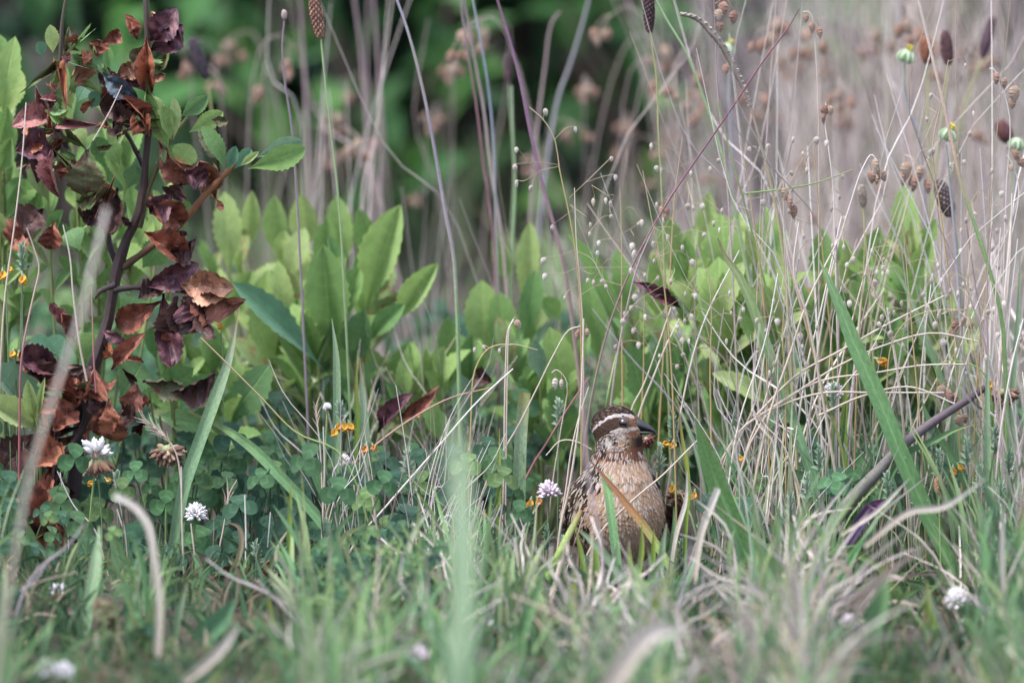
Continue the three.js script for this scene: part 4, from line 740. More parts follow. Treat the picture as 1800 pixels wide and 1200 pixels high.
stalk('thin arched straw left of the quail shoulder', [[960, 800], [985, 775], [1010, 775], [1040, 790]], 3, 0.0, ST, { rooted: false });
stalk('thin bent straw with a drooping pair of seed husks, centre', [[903, 560], [893, 580], [889, 640], [887, 720], [886, 820], [884, 900]], 4, -0.02, ST);
stalk('arched straw carrying husks beside the quail, centre', [[1022, 573], [1000, 580], [975, 620], [945, 680], [910, 750], [880, 800], [850, 860]], 3.5, -0.02, ST);
stalk('upright straw stalk at left, before the withered shrub', [[110, 395], [122, 450], [128, 520], [140, 610], [152, 670]], 4, 0.04, ST, { rooted: false });
stalk('straw stalk with a knee and red foot at the left edge', [[46, 400], [60, 440], [68, 470], [58, 520], [45, 580], [36, 640], [34, 720]], 4.5, 0.03, cc([0xc0a898, 0xc4b0a0, 0xb89890, 0x985860, 0x984a50]));
stalk('thin red stalk in front of the withered shrub foot', [[160, 505], [162, 570], [164, 630], [168, 690]], 3.5, 0.05, cc([0xb09080, 0xa87868, 0x985860]), { rooted: false });
stalk('pale straw stalk left edge, leaning right', [[45, 180], [38, 280], [24, 400], [8, 520], [0, 640]], 4, 0.02, ST);
stalk('thin straw crossing the middle of the withered shrub', [[214, 150], [190, 200], [163, 247]], 2.5, 0.04, ST, { rooted: false });
[[195, 820, 218, 930], [100, 828, 130, 890, 165, 930], [105, 830, 120, 960, 128, 1105], [205, 895, 232, 980, 258, 1060], [318, 820, 320, 940, 328, 1120], [335, 920, 345, 1010, 350, 1090], [290, 950, 310, 1010, 330, 1090], [430, 870, 432, 960, 430, 1030], [475, 900, 470, 960, 462, 1040], [568, 750, 570, 830, 566, 940], [620, 800, 640, 870, 668, 940, 690, 1010], [635, 790, 650, 850, 660, 910], [720, 885, 740, 950, 760, 1010], [800, 870, 780, 930, 770, 1000], [850, 880, 830, 950, 800, 1010], [905, 950, 915, 1040, 930, 1150], [1000, 990, 975, 1060, 960, 1140], [1370, 615, 1340, 720, 1310, 800]].forEach(p => {
  const pts = []; for (let i = 0; i < p.length; i += 2) pts.push([p[i], p[i + 1]]);
  stalk(which('short thin straw stalk', p[0], p[1]), pts, rr(3, 4.5), rr(0.0, 0.08), pick([ST, WH]), { group: 'thin straw stalks in focus' });
});
// straw at the right
[[1225, 430, 1222, 560, 1228, 700, 1232, 820], [1470, 400, 1475, 560, 1472, 700, 1470, 860], [1545, 400, 1510, 520, 1480, 640, 1460, 760], [1550, 420, 1530, 500, 1510, 600, 1500, 700], [1475, 420, 1420, 530, 1390, 620, 1350, 740], [1650, 395, 1690, 480, 1730, 600, 1750, 700], [1700, 540, 1660, 640, 1610, 740, 1570, 840], [1625, 560, 1600, 620, 1530, 780], [1745, 395, 1735, 520, 1738, 640], [1760, 400, 1750, 560, 1760, 720, 1772, 900], [1700, 395, 1718, 520, 1740, 640, 1770, 760], [1790, 420, 1775, 560, 1766, 700], [1800, 560, 1780, 640, 1760, 760], [1300, 440, 1240, 560, 1210, 660], [1368, 480, 1345, 600, 1300, 740, 1280, 860], [1345, 620, 1330, 700, 1290, 800, 1270, 900], [1560, 540, 1575, 640, 1590, 760], [1590, 660, 1600, 720, 1605, 800], [1640, 480, 1625, 600, 1615, 720], [1405, 390, 1396, 480, 1420, 560], [1480, 380, 1440, 560, 1420, 640], [1715, 380, 1700, 500, 1690, 640, 1660, 800], [1780, 340, 1775, 480, 1760, 640]].forEach(p => {
  const pts = []; for (let i = 0; i < p.length; i += 2) pts.push([p[i], p[i + 1]]);
  stalk(which(`${p[0] > p[p.length - 2] + 25 ? 'left-leaning' : p[0] < p[p.length - 2] - 25 ? 'right-leaning' : 'upright'} straw stalk with its top`, p[0], p[1]), pts, rr(3.2, 5.5), rr(-0.08, 0.05), pick([ST, WH, MV, ST]), { group: 'straw stalks at the right' });
});
// arching dry blades lying over the right foreground
[[[1720, 600], [1640, 585], [1560, 605], [1480, 640], [1400, 690], [1340, 740]], [[1700, 640], [1620, 642], [1540, 655], [1440, 670], [1360, 715], [1290, 770]], [[1660, 690], [1600, 690], [1530, 690], [1450, 690], [1380, 710], [1300, 760]], [[1660, 520], [1560, 570], [1480, 615], [1400, 660], [1330, 730]], [[1680, 710], [1600, 680], [1520, 695], [1440, 730]]].forEach((p, i) =>
  stalk(['uppermost', 'second', 'third', 'fourth', 'lowest'][i] + ' of the arched straws bowed over behind the long green blade', p, 4.5, 0.01, ST, { rooted: i < 3 }));
[[[1500, 840], [1450, 900], [1400, 990], [1350, 1080], [1320, 1170]], [[1600, 840], [1540, 900], [1480, 940]], [[1530, 1015], [1450, 1050], [1400, 1080], [1340, 1140]], [[1640, 1110], [1540, 1090], [1440, 1100], [1350, 1160]], [[1590, 1050], [1640, 1130], [1665, 1200]], [[1440, 1000], [1480, 990], [1500, 1030]], [[1735, 840], [1660, 890], [1600, 900], [1520, 960]], [[1765, 880], [1762, 960], [1766, 1060], [1775, 1130]], [[1320, 1080], [1250, 1130], [1200, 1190]], [[1420, 1060], [1300, 1110], [1230, 1180]]].forEach((p, i) =>
  blade(which('fallen straw-coloured dry blade', p[0][0], p[0][1]), p, rr(7, 11), lerp(0.18, 0.45, i / 9), pick([ST, WH]), { twist: rr(-1, 1), group: 'fallen dry blades at the right', rooted: false }));
blade('very blurred white dry blade in the bottom right corner region', [[1210, 1110], [1150, 1110], [1100, 1160], [1060, 1230]], 34, 0.9, WH, { rooted: false });
blade('blurred pale straw blade bottom left of centre', [[420, 1100], [380, 1150], [320, 1200]], 16, 0.6, WH, { rooted: false });
stalk('forked pale straw low in the centre, left branch', [[905, 945], [915, 1020], [925, 1090], [928, 1150]], 8, 0.2, ST);
stalk('forked pale straw low in the centre, right branch', [[985, 985], [970, 1040], [945, 1100], [930, 1150]], 8, 0.2, ST);

// thick purple stalk and purple leaf
{
  const p = wpath([[1732, 682], [1690, 710], [1640, 742], [1590, 780], [1545, 828], [1500, 875], [1450, 940], [1420, 985]], [0.0, 0.06]), b = p[p.length - 1].clone();
  const t = thing('purple_stalk', 'thick leaning stalk, purple above and grey-green below, right', 'plant stalk', b);
  part('stem', tube(p.map(q => q.clone().sub(b)), u => (0.0021 + 0.0036 * u), { n: 28, sides: 10, cols: cc([0x4e4046, 0x5c4e54, 0x645a5c, 0x68685c, 0x6f7c5c, 0x7c8a58]) }), M.stalk, t);
  const sh = wpath([[1706, 700], [1716, 712], [1738, 724], [1752, 726]], 0.004, false); part('leaf_sheath', ribbon(sh.map(q => q.clone().sub(b)), u => 0.0012 * (1 - u * 0.8), { cols: cc([0x6a7a70, 0x5c6c64]) }), M.blade, t);
  const m = blade('purple folded leaf speckled with dew under the thick stalk', [[1556, 878], [1540, 886], [1522, 905], [1500, 938], [1480, 975]], 20, 0.05, cc([0x7c4c80, 0x6c3c70, 0x5c4a78, 0x6c4a68]), { dew: 8, fold: 0.9, name: 'purple_leaf', rooted: false });
}
// ---------- quaking grass ----------
function spikeletGeo(cols, n = 4.5) {           // flattened egg of overlapping papery husks, hanging along -y, length 1
  const pos = [], col = [], idx = [], rows = 24, sides = 10, ph = rr(0, 9);
  for (let i = 0; i <= rows; i++) {
    const t = i / rows, env = 0.36 * Math.pow(Math.sin(Math.PI * Math.pow(clamp(t, 0.001, 0.999), 0.72)), 0.75);
    for (let a = 0; a <= sides; a++) {
      const an = a / sides * Math.PI * 2, c = Math.cos(an), f = (t * n + (c > 0 ? 0.5 : 0)) % 1, r = env * (0.88 + 0.22 * f * Math.abs(c) + 0.05 * nz(c * 3 + ph, t * 9, Math.sin(an) * 3));
      pos.push(c * r, -t, Math.sin(an) * r * 0.66);
      const q = ramp(cols, t).clone().multiplyScalar(0.82 + 0.4 * f * f + 0.3 * nz(c * 4, t * 12, ph)); col.push(q.r, q.g, q.b);
      if (i && a < sides) { const z = (i - 1) * (sides + 1) + a; idx.push(z, z + sides + 1, z + 1, z + 1, z + sides + 1, z + sides + 2); }
    }
  }
  const g = geom(pos, idx, pos.flatMap((v, i) => i % 3 === 0 ? [v] : i % 3 === 1 ? [v] : []), col); return g;
}
const spBrown = [0, 1, 2].map(k => spikeletGeo(cc([[0xb08a76, 0xc09e8c, 0xd6c0b2], [0xa27c68, 0xb69280, 0xd8c6ba], [0xbca088, 0xc8b09c, 0xe0d2c4]][k])));
const spPale = [0, 1].map(k => spikeletGeo(cc([[0xe4d8cc, 0xf0eae2], [0xd0c0b0, 0xe8e0d6]][k]), 4));
function hangSpikelet(t, b, x, y, z, lenPx, geo, ang = 0, from) {
  const top = P(x, y, z);
  if (from) { const mid = from.clone().lerp(top, 0.55); mid.y += 0.35 * Math.abs(from.x - top.x) + 0.0015; part('pedicel', tube([from, mid, top].map(p => p.clone().sub(b)), () => 0.00022, { n: 6, sides: 4, cols: cc([0xb8a090, 0xa88868]) }), M.stalk, t); }
  const m = part('spikelet', geo, M.husk, t); m.position.copy(top).sub(b); m.rotation.set(rr(-0.3, 0.3), rr(-1.5, 1.5), ang); m.scale.setScalar(lenPx * PXM * 1.02);
}
function quaking(label, stem, wPx, z, cols, spikes, pale = false, group) {
  const p = wpath(stem, z), b = p[p.length - 1].clone(), t = thing('quaking_grass_stalk', label, 'seed head', b, group);
  const loc = p.map(q => q.clone().sub(b));
  part('stem', tube(loc, u => wPx * PXM * 0.5 * (0.5 + 0.5 * u), { n: 22, sides: 6, cols }), M.stalk, t);
  const cv = new THREE.CatmullRomCurve3(p, false, 'centripetal'), pts = cv.getPoints(40);
  const zz = Array.isArray(z) ? z[0] : z;
  for (const [x, y, l, ang = 0] of spikes) {
    const top = P(x, y, zz); let best = pts[0], bd = 9; for (const q of pts) { const d = Math.hypot(q.x - top.x, q.y - top.y - 0.004); if (d < bd) { bd = d; best = q; } }
    hangSpikelet(t, b, x, y, zz, l, pale ? pick(spPale) : pick(spBrown), ang, best);
  }
  return t;
}
quaking('straw with a cluster of four brown husks just left of the quail, above it', [[1010, 330], [1013, 420], [1018, 480], [1024, 560], [1026, 640], [1025, 740], [1020, 860]], 3.5, -0.02, ST, [[1018, 577, 19], [1032, 577, 18], [1024, 590, 20], [1014, 582, 16]]);
quaking('bent straw with one small pale husk, left of the quail', [[903, 562], [896, 575], [892, 660], [890, 780]], 3, -0.015, ST, [[907, 562, 18, 0.4]]);
quaking('straw with a hanging pair of pinkish husks, left of the quail head', [[970, 655], [978, 650], [996, 670], [985, 760], [970, 860]], 2.5, -0.015, ST, [[976, 664, 22], [987, 666, 18]], true);
quaking('thin stalk with three plump husks right of top centre', [[1188, 330], [1170, 360], [1150, 400], [1120, 470], [1098, 560], [1080, 660]], 4, -0.03, MV, [[1162, 362, 17], [1172, 364, 17], [1170, 374, 16]]);
quaking('stalk with a chain of three pale-tipped husks at the top right', [[1412, 20], [1424, 22], [1436, 120], [1440, 260], [1440, 420]], 3, -0.05, ST, [[1417, 24, 16], [1428, 38, 20], [1440, 46, 22, 0.3]]);
quaking('upright stalk topped by a knot of brown husks, right of centre', [[1452, 180], [1451, 220], [1457, 260], [1465, 330], [1468, 420], [1472, 560]], 4, -0.02, WH, [[1450, 184, 22], [1460, 185, 18], [1448, 198, 20]]);
quaking('arched stalk with a dangling brown husk cluster, right', [[1540, 278], [1532, 272], [1515, 300], [1495, 360], [1474, 430], [1450, 540]], 4, -0.02, WH, [[1539, 278, 22], [1533, 300, 24], [1546, 298, 24, 0.5], [1542, 306, 20]]);
quaking('straw with three tan husks hanging in a chain, right of centre', [[1366, 300], [1376, 315], [1378, 400], [1384, 520]], 3.5, -0.02, ST, [[1380, 328, 24], [1388, 344, 24, 0.2], [1396, 360, 26]]);
quaking('stalk with five big brown husks below the yellow flower head, right edge', [[1592, 272], [1606, 280], [1600, 340], [1560, 480], [1530, 620]], 4, -0.14, ST, [[1594, 284, 32], [1618, 290, 30], [1606, 308, 30], [1632, 314, 28], [1588, 300, 28]]);
quaking('stalk with a dark red-brown husk pair at the right edge', [[1770, 272], [1774, 276], [1792, 330], [1775, 440], [1770, 560]], 3, -0.03, WH, [[1786, 262, 20], [1792, 276, 20, 0.4], [1778, 288, 14]]);
quaking('stalk with three round orange-brown husks at the right, above the green blade', [[1656, 552], [1680, 545], [1715, 580], [1730, 680], [1745, 800]], 3, 0.0, ST, [[1680, 562, 26], [1694, 557, 18], [1708, 564, 18], [1676, 574, 22]]);
quaking('hooked stalk with a dangling orange husk cluster beside the purple stalk', [[1654, 678], [1646, 648], [1660, 636], [1690, 636], [1730, 655], [1750, 760]], 3.5, 0.0, YG, [[1656, 676, 26], [1668, 684, 22], [1672, 696, 24, 0.5], [1680, 690, 22]]);
quaking('low stalk with two orange-brown husks under the purple stalk', [[1680, 720], [1692, 716], [1704, 760], [1706, 860]], 3, -0.01, ST, [[1682, 730, 24, 0.5], [1698, 726, 20]]);
quaking('stalk with brown husks beside the grey rough spike at the top', [[1255, -10], [1258, 60], [1262, 160], [1275, 280], [1285, 420]], 4, -0.08, MV, [[1272, 2, 26], [1290, 18, 26], [1264, 15, 22], [1266, 36, 22], [1276, 112, 20]]);
quaking('stalk with chained brown husks at the right, near the top edge', [[1740, 120], [1748, 122], [1775, 200], [1770, 330], [1765, 480]], 3, -0.05, WH, [[1752, 126, 24], [1766, 136, 24], [1784, 150, 30], [1780, 172, 20]]);
// tiny-husked fine grass
function fineGrass(label, stem, z, branches) {
  const p = wpath(stem, z), b = p[p.length - 1].clone(), t = thing('fine_seed_stalk', label, 'seed head', b);
  part('stem', tube(p.map(q => q.clone().sub(b)), u => 0.0003 + 0.0004 * u, { n: 24, sides: 5, cols: cc([0xb8a888, 0xb8a070, 0xb09868]) }), M.stalk, t);
  for (const br of branches) {
    const pts = []; for (let i = 0; i < br.length; i += 2) pts.push(P(br[i], br[i + 1], z + rr(-0.012, 0.012)).sub(b));
    part('branch', tube(pts, () => 0.00018, { n: 8, sides: 4, cols: cc([0xb0a080, 0xb8a890]) }), M.stalk, t);
    const e = pts[pts.length - 1], m = part('spikelet', pick(spPale), M.husk, t); m.position.copy(e); m.rotation.set(rr(-0.4, 0.4), rr(-2, 2), rr(-0.4, 0.4)); m.scale.setScalar(rr(9, 13) * PXM * 1.2);
  }
}
fineGrass('hair-fine branching grass with tiny pale husks, centre, above the quail', [[930, 188], [955, 210], [975, 245], [984, 300], [995, 350], [1005, 400], [1014, 460], [1020, 540], [1022, 640], [1022, 800]], 0.0,
  [[955, 210, 958, 190], [975, 245, 995, 225, 1011, 222], [984, 292, 945, 303, 935, 325], [945, 303, 925, 280, 908, 258], [945, 302, 920, 318, 908, 316], [984, 290, 950, 285, 905, 288], [1000, 348, 1030, 320, 1076, 275], [1030, 320, 1060, 310, 1083, 306], [1002, 360, 1030, 380, 1038, 390], [1005, 370, 985, 385, 970, 395], [1040, 325, 1070, 345, 1073, 352], [1040, 325, 1045, 345, 1043, 348], [1012, 440, 1040, 455, 1066, 500], [1012, 440, 980, 450, 958, 452], [1014, 470, 990, 480, 960, 480], [1015, 470, 1045, 480, 1050, 440], [1018, 500, 1000, 510, 993, 520], [1018, 520, 1060, 500, 1095, 560], [1016, 470, 1050, 470, 1110, 470]]);
fineGrass('fine branching grass with tiny husks over the leaf row, right of the quail head', [[1130, 300], [1145, 380], [1160, 450], [1172, 540], [1180, 640], [1186, 780]], 0.01,
  [[1150, 400, 1180, 420, 1150, 455], [1150, 400, 1130, 430, 1115, 440], [1160, 450, 1190, 440, 1216, 455], [1160, 450, 1185, 470, 1180, 490], [1165, 480, 1200, 500, 1224, 515], [1168, 500, 1120, 530, 1095, 560], [1172, 540, 1200, 530, 1200, 620], [1172, 540, 1150, 560, 1134, 552], [1178, 600, 1190, 610, 1160, 622], [1180, 640, 1200, 640, 1192, 640], [1155, 420, 1180, 380, 1215, 300], [1152, 400, 1180, 400, 1200, 430]]);
fineGrass('fine grass with scattered white husks between stalks, upper right', [[1300, 240], [1312, 300], [1322, 370], [1335, 460], [1345, 560], [1350, 700]], -0.01,
  [[1312, 300, 1330, 260, 1316, 258], [1312, 300, 1290, 280, 1262, 278], [1316, 320, 1340, 300, 1352, 252], [1316, 320, 1300, 330, 1316, 345], [1320, 350, 1345, 345, 1340, 350], [1322, 370, 1290, 360, 1270, 365], [1325, 380, 1280, 390, 1255, 388], [1330, 420, 1370, 330, 1390, 300], [1330, 420, 1380, 300, 1395, 240], [1335, 440, 1400, 300, 1435, 240], [1335, 440, 1300, 400, 1265, 400], [1335, 450, 1430, 250, 1455, 246]]);
fineGrass('fine grass with pearl-like husks at the right edge, near the tall straw', [[1668, 105], [1655, 180], [1640, 260], [1655, 380], [1670, 500], [1680, 620]], -0.02,
  [[1655, 180, 1640, 165, 1638, 163], [1668, 108, 1690, 100, 1698, 110], [1650, 200, 1630, 190, 1630, 205], [1640, 250, 1665, 240, 1706, 230], [1645, 290, 1620, 265, 1640, 260], [1645, 300, 1690, 290, 1695, 280], [1650, 320, 1675, 300, 1672, 285], [1655, 370, 1640, 350, 1636, 262], [1655, 380, 1690, 330, 1712, 195], [1660, 420, 1720, 350, 1745, 295], [1660, 420, 1740, 360, 1763, 335]]);
fineGrass('fine drooping grass with tiny husks, right of the long green blade', [[1700, 545], [1650, 545], [1600, 560], [1570, 600], [1560, 680], [1565, 780]], 0.0,
  [[1690, 545, 1710, 540, 1706, 535], [1650, 545, 1640, 530, 1630, 535], [1640, 545, 1620, 530, 1585, 528], [1620, 552, 1600, 540, 1572, 545], [1600, 560, 1580, 560, 1545, 565], [1580, 590, 1560, 600, 1540, 600], [1575, 600, 1600, 590, 1588, 602], [1650, 545, 1665, 580, 1660, 595], [1620, 555, 1640, 520, 1685, 510]]);
fineGrass('fine grass with three tiny husks in line, left of centre', [[945, 615], [900, 605], [860, 612], [835, 650], [828, 740], [825, 840]], -0.03, [[860, 612, 852, 606, 850, 606], [856, 616, 840, 600, 834, 610], [900, 606, 885, 608, 878, 612]]);

for (const [x, y, h, z] of [[1090, 330, 330, -.06], [1200, 240, 380, -.08], [1430, 250, 360, -.05], [1520, 380, 300, .0], [1590, 420, 320, .02], [1740, 320, 400, -.03], [1245, 470, 260, .0], [1380, 520, 240, .01], [1140, 470, 260, -.08], [1700, 470, 280, .02]]) {
  const lean = rr(-40, 40), br = [];
  for (let k = 0; k < 9; k++) { const u = 0.08 + 0.055 * k, sx = x + lean * u, sy = y + h * u, d = (k % 2 ? 1 : -1) * rr(18, 62), e = rr(-26, 34); br.push([sx, sy, sx + d * 0.5, sy - rr(6, 18), sx + d, sy + e]); if (k % 3 === 0) br.push([sx + d * 0.5, sy - 8, sx + d * 0.7, sy + 4, sx + d * 0.65, sy + rr(12, 30)]); }
  fineGrass(which('hair-fine seed spray, its tip', x, y), [[x, y], [x + lean * 0.3 + rr(-5, 5), y + h * 0.3], [x + lean * 0.7, y + h * 0.7], [x + lean, y + h]], z, br);
}

// seed-head grasses out of focus behind: prototypes, then copies
function protoQuake(h, nsp) {
  const g = new THREE.Group(); g.name = 'hanging_seed_stalk';
  const bend = rr(-0.04, 0.04), pts = [v3(0, -0.01, 0), v3(bend * 0.2, h * 0.5, 0), v3(bend, h * 0.96, 0), v3(bend + 0.012, h, 0), v3(bend + 0.026, h - 0.008, 0)];
  part('stem', tube(pts, u => 0.0007 - 0.0005 * u, { n: 16, sides: 5, cols: cc([0x9a8c88, 0xa89890, 0xb8a8a0]) }), M.stalk, g);
  const cv = new THREE.CatmullRomCurve3(pts);
  for (let k = 0; k < nsp; k++) {
    const p = cv.getPoint(1 - 0.12 * Math.pow(k / nsp, 1.2) - (k > 3 ? 0.08 : 0)), e = p.clone().add(v3(rr(-0.008, 0.014), -rr(0.004, 0.016), rr(-0.006, 0.006)));
    part('pedicel', tube([p, p.clone().lerp(e, 0.5).add(v3(0, 0.003, 0)), e], () => 0.0003, { n: 4, sides: 4, cols: cc([0xb0a090]) .concat(cc([0xb0a090])) }), M.stalk, g);
    const m = part('spikelet', pick(spBrown), M.husk, g); m.position.copy(e); m.rotation.set(rr(-0.3, 0.3), rr(-2, 2), rr(-0.3, 0.3)); m.scale.setScalar(rr(0.008, 0.0115));
  }
  return g;
}
const protos = [5, 4, 6, 3].map(n => protoQuake(0.3, n));
function backQuake(px, py, z, label, group) {
  const tip = P(px, py, z), b = v3(tip.x, groundY(tip.x, z), z), s = (tip.y - b.y) / 0.3, o = pick(protos).clone();
  o.name = numbered('hanging_seed_stalk'); o.position.copy(b); o.rotation.y = rr(0, 6.28); o.scale.set(lerp(1, s, 0.3), s, lerp(1, s, 0.3)); scene.add(o);
  o.children.forEach(c => { if (c.name === 'spikelet') c.scale.multiplyScalar(1); });
  return tag(o, label, 'seed head', group);
}
const blur1 = [[400, 65], [425, 62], [465, 105], [450, 190], [380, 110], [535, 60], [650, 205], [682, 130], [732, 330], [792, 90], [805, 170], [840, 25], [160, 50], [545, 270], [515, 215], [630, 250]];
blur1.forEach(([x, y]) => backQuake(x, y, rr(-0.95, -0.5), which('soft brown drooping seed head', x, y), 'blurred seed heads at upper left'));
const blur2 = [[990, 30], [1005, 60], [1060, 10], [1080, 100], [1010, 210], [1170, 90], [1180, 115], [1100, 200], [1040, 250], [1125, 230], [1160, 240], [1145, 300], [1030, 130]];
blur2.forEach(([x, y]) => backQuake(x, y, rr(-0.9, -0.4), which('soft tan drooping seed head', x, y), 'blurred seed heads at upper middle'));
const blur3 = [[1345, 30], [1370, 5], [1385, 80], [1390, 100], [1360, 120], [1405, 130], [1390, 160], [1350, 180], [1250, 290], [1285, 300], [1355, 185], [1440, 60], [1450, 90], [1600, 10], [1690, 40], [1700, 60], [1720, 80], [1740, 60], [1680, 30], [1650, 90], [1725, 200], [1730, 215], [1712, 220], [1560, 370], [1580, 300], [1420, 260], [1480, 140], [1590, 30], [1760, 90], [1720, 390], [1500, 350], [1560, 160], [1530, 360], [1230, 130], [1220, 200], [1285, 145], [1700, 160], [1640, 45]];
blur3.forEach(([x, y]) => backQuake(x, y, rr(-1.0, -0.3), which('soft reddish-tan drooping seed head', x, y), 'blurred seed heads at upper right'));

// ---------- plantain spikes, rough spike ----------
function spike(label, x0, y0, x1, y1, wPx, stem, z, cols = [0x4a3434, 0x5c4038, 0x54403c], scols = cc([0xa8a870, 0x98a070]), stemW = 5) {
  const p = wpath(stem, z), b = p[p.length - 1].clone(), t = thing('plantain', label, 'seed spike', b);
  part('stem', tube(p.map(q => q.clone().sub(b)), u => stemW * PXM * 0.5 * (0.75 + 0.25 * u), { n: 16, sides: 6, cols: scols }), M.stalk, t);
  const zz = Array.isArray(z) ? z[0] : z, a = P(x0, y0, zz), e = P(x1, y1, zz), ax = e.clone().sub(a), L = ax.length(), gs = [];
  gs.push(tint(tube([a, a.clone().lerp(e, 0.5), e].map(q => q.clone().sub(b)), u => wPx * PXM * 0.42 * Math.pow(Math.sin(Math.PI * clamp(u * 0.94 + 0.03)), 0.45), { n: 10, sides: 8 }), C(cols[0])));
  const [q] = orient(a, e, v3(0, 0, 1)), X = v3(1, 0, 0).applyQuaternion(q), Z = v3(0, 0, 1).applyQuaternion(q);
  for (let k = 0; k < 110; k++) {
    const u = (k + 0.5) / 110, an = k * 2.4, r = wPx * PXM * 0.46 * Math.pow(Math.sin(Math.PI * clamp(u * 0.94 + 0.03)), 0.45);
    const g = new THREE.SphereGeometry(1, 5, 4); g.scale(wPx * PXM * 0.11, wPx * PXM * 0.17, wPx * PXM * 0.11);
    const c = a.clone().lerp(e, u).addScaledVector(X, Math.cos(an) * r).addScaledVector(Z, Math.sin(an) * r).sub(b); g.translate(c.x, c.y, c.z); gs.push(tint(g, C(pick(cols)).multiplyScalar(rr(0.7, 1.4))));
  }
  part('seed_spike', mergeGeometries(gs), M.vc, t);
}
spike('dark brown upright spike at the top, right of centre', 1141, -20, 1142, 56, 20, [[1143, 50], [1148, 90], [1154, 130], [1158, 230], [1164, 340]], -0.12, [0x3c2c30, 0x4a3034, 0x442c2e]);
spike('brown spike on a green stalk at the top left of centre', 549, -20, 563, 66, 22, [[563, 60], [570, 130], [580, 220], [592, 320], [600, 420]], -0.1, [0x7c5c4c, 0x8c6a58, 0x6c4c44], cc([0x9cb080, 0x90a878]));
spike('blurred dark slanting spike behind the withered shrub', 336, 68, 362, 138, 24, [[362, 135], [372, 200], [380, 300]], -0.35, [0x3c343c, 0x443a40]);
spike('dark spike left of the purple stalk, blurred', 892, 95, 894, 145, 16, [[894, 140], [898, 200], [904, 300], [900, 400]], -0.4, [0x4a3a40, 0x5c4648], cc([0x9aac88, 0x8aa078]));
spike('dark purple-brown spike at the upper right beside the yellow bud', 1662, 55, 1668, 112, 22, [[1668, 110], [1662, 170], [1650, 260], [1640, 380]], -0.25, [0x4a3438, 0x5c4040]);
spike('rusty spike left of the dark purple-brown one', 1626, 65, 1632, 110, 24, [[1632, 106], [1632, 200], [1636, 320]], -0.28, [0x7c503c, 0x8c5c44]);
spike('blurred dark spike near the upper right corner', 1746, 30, 1728, 100, 20, [[1730, 96], [1700, 180], [1680, 260]], -0.4, [0x54404a, 0x604850]);
spike('dark grey leaning spike right of the leaf row', 1650, 318, 1672, 378, 28, [[1672, 374], [1684, 430], [1690, 520]], -0.15, [0x5c5050, 0x6c5c58, 0x4c4448], cc([0x98a080, 0x8c9870]));
spike('dark brown spike behind the tall straw, right edge', 1758, 214, 1774, 248, 26, [[1774, 246], [1780, 320], [1776, 420]], -0.3, [0x54383a, 0x643c38]);
spike('small grey spike below the hanging husks, right', 1515, 326, 1518, 362, 16, [[1518, 358], [1522, 420], [1530, 520]], -0.12, [0x7c7068, 0x8c8074]);
spike('small brown spike on a green stalk, lower right', 1650, 838, 1652, 868, 16, [[1651, 866], [1652, 900], [1654, 960]], 0.06, [0x8a6a50, 0x7c5c48, 0x9a7c60], cc([0x8ca85c, 0x88a45c]), 4);
spike('small purple-topped bud on a thin stalk, upper left of centre', 499, 18, 500, 34, 10, [[500, 30], [496, 80], [500, 140], [512, 220], [520, 320]], -0.12, [0x8c7c78, 0x9c8c84], cc([0x84707c, 0x94848c]), 5);
{
  const p = wpath([[1198, 24], [1225, 32], [1250, 55], [1272, 85], [1296, 130], [1308, 155], [1320, 188]], -0.04, false), q = wpath([[1320, 186], [1334, 240], [1350, 300], [1364, 360], [1374, 420], [1384, 520]], -0.04), b = q[q.length - 1].clone();
  const t = thing('rough_spike', 'rough grey-purple arched seed spike at the upper right', 'seed spike', b);
  part('stem', tube(q.map(v => v.clone().sub(b)), u => 0.0009 + 0.0005 * u, { n: 14, sides: 6, cols: cc([0x9c8c80, 0xb0a480, 0xa8a878]) }), M.stalk, t);
  const cv = new THREE.CatmullRomCurve3(p), gs = [tube(p.map(v => v.clone().sub(b)), u => 0.0009 + 0.0012 * Math.sin(Math.PI * clamp(u + 0.04, 0, 0.97)), { n: 26, sides: 7, cols: cc([0x80766e, 0x72675f, 0x867a72]), lump: 0.5 })];
  for (let k = 0; k < 120; k++) { const u = k / 120, c = cv.getPoint(u).sub(b), g = new THREE.SphereGeometry(1, 5, 4), w = 0.0007; g.scale(w * 0.8, w * 1.6, w * 0.8); g.rotateZ(-0.7 - u); const r = 0.0009 + 0.0012 * Math.sin(Math.PI * clamp(u + 0.04, 0, 0.97)); g.translate(c.x + Math.cos(k * 2.4) * r, c.y + Math.sin(k * 2.4) * r * 0.7, c.z + Math.sin(k * 2.4 + 1) * r); gs.push(tint(g, pick(cc([0x8c8078, 0x9a8c82, 0x766a64, 0xa89888])))); }
  part('seed_spike', mergeGeometries(gs), M.vc, t);
}
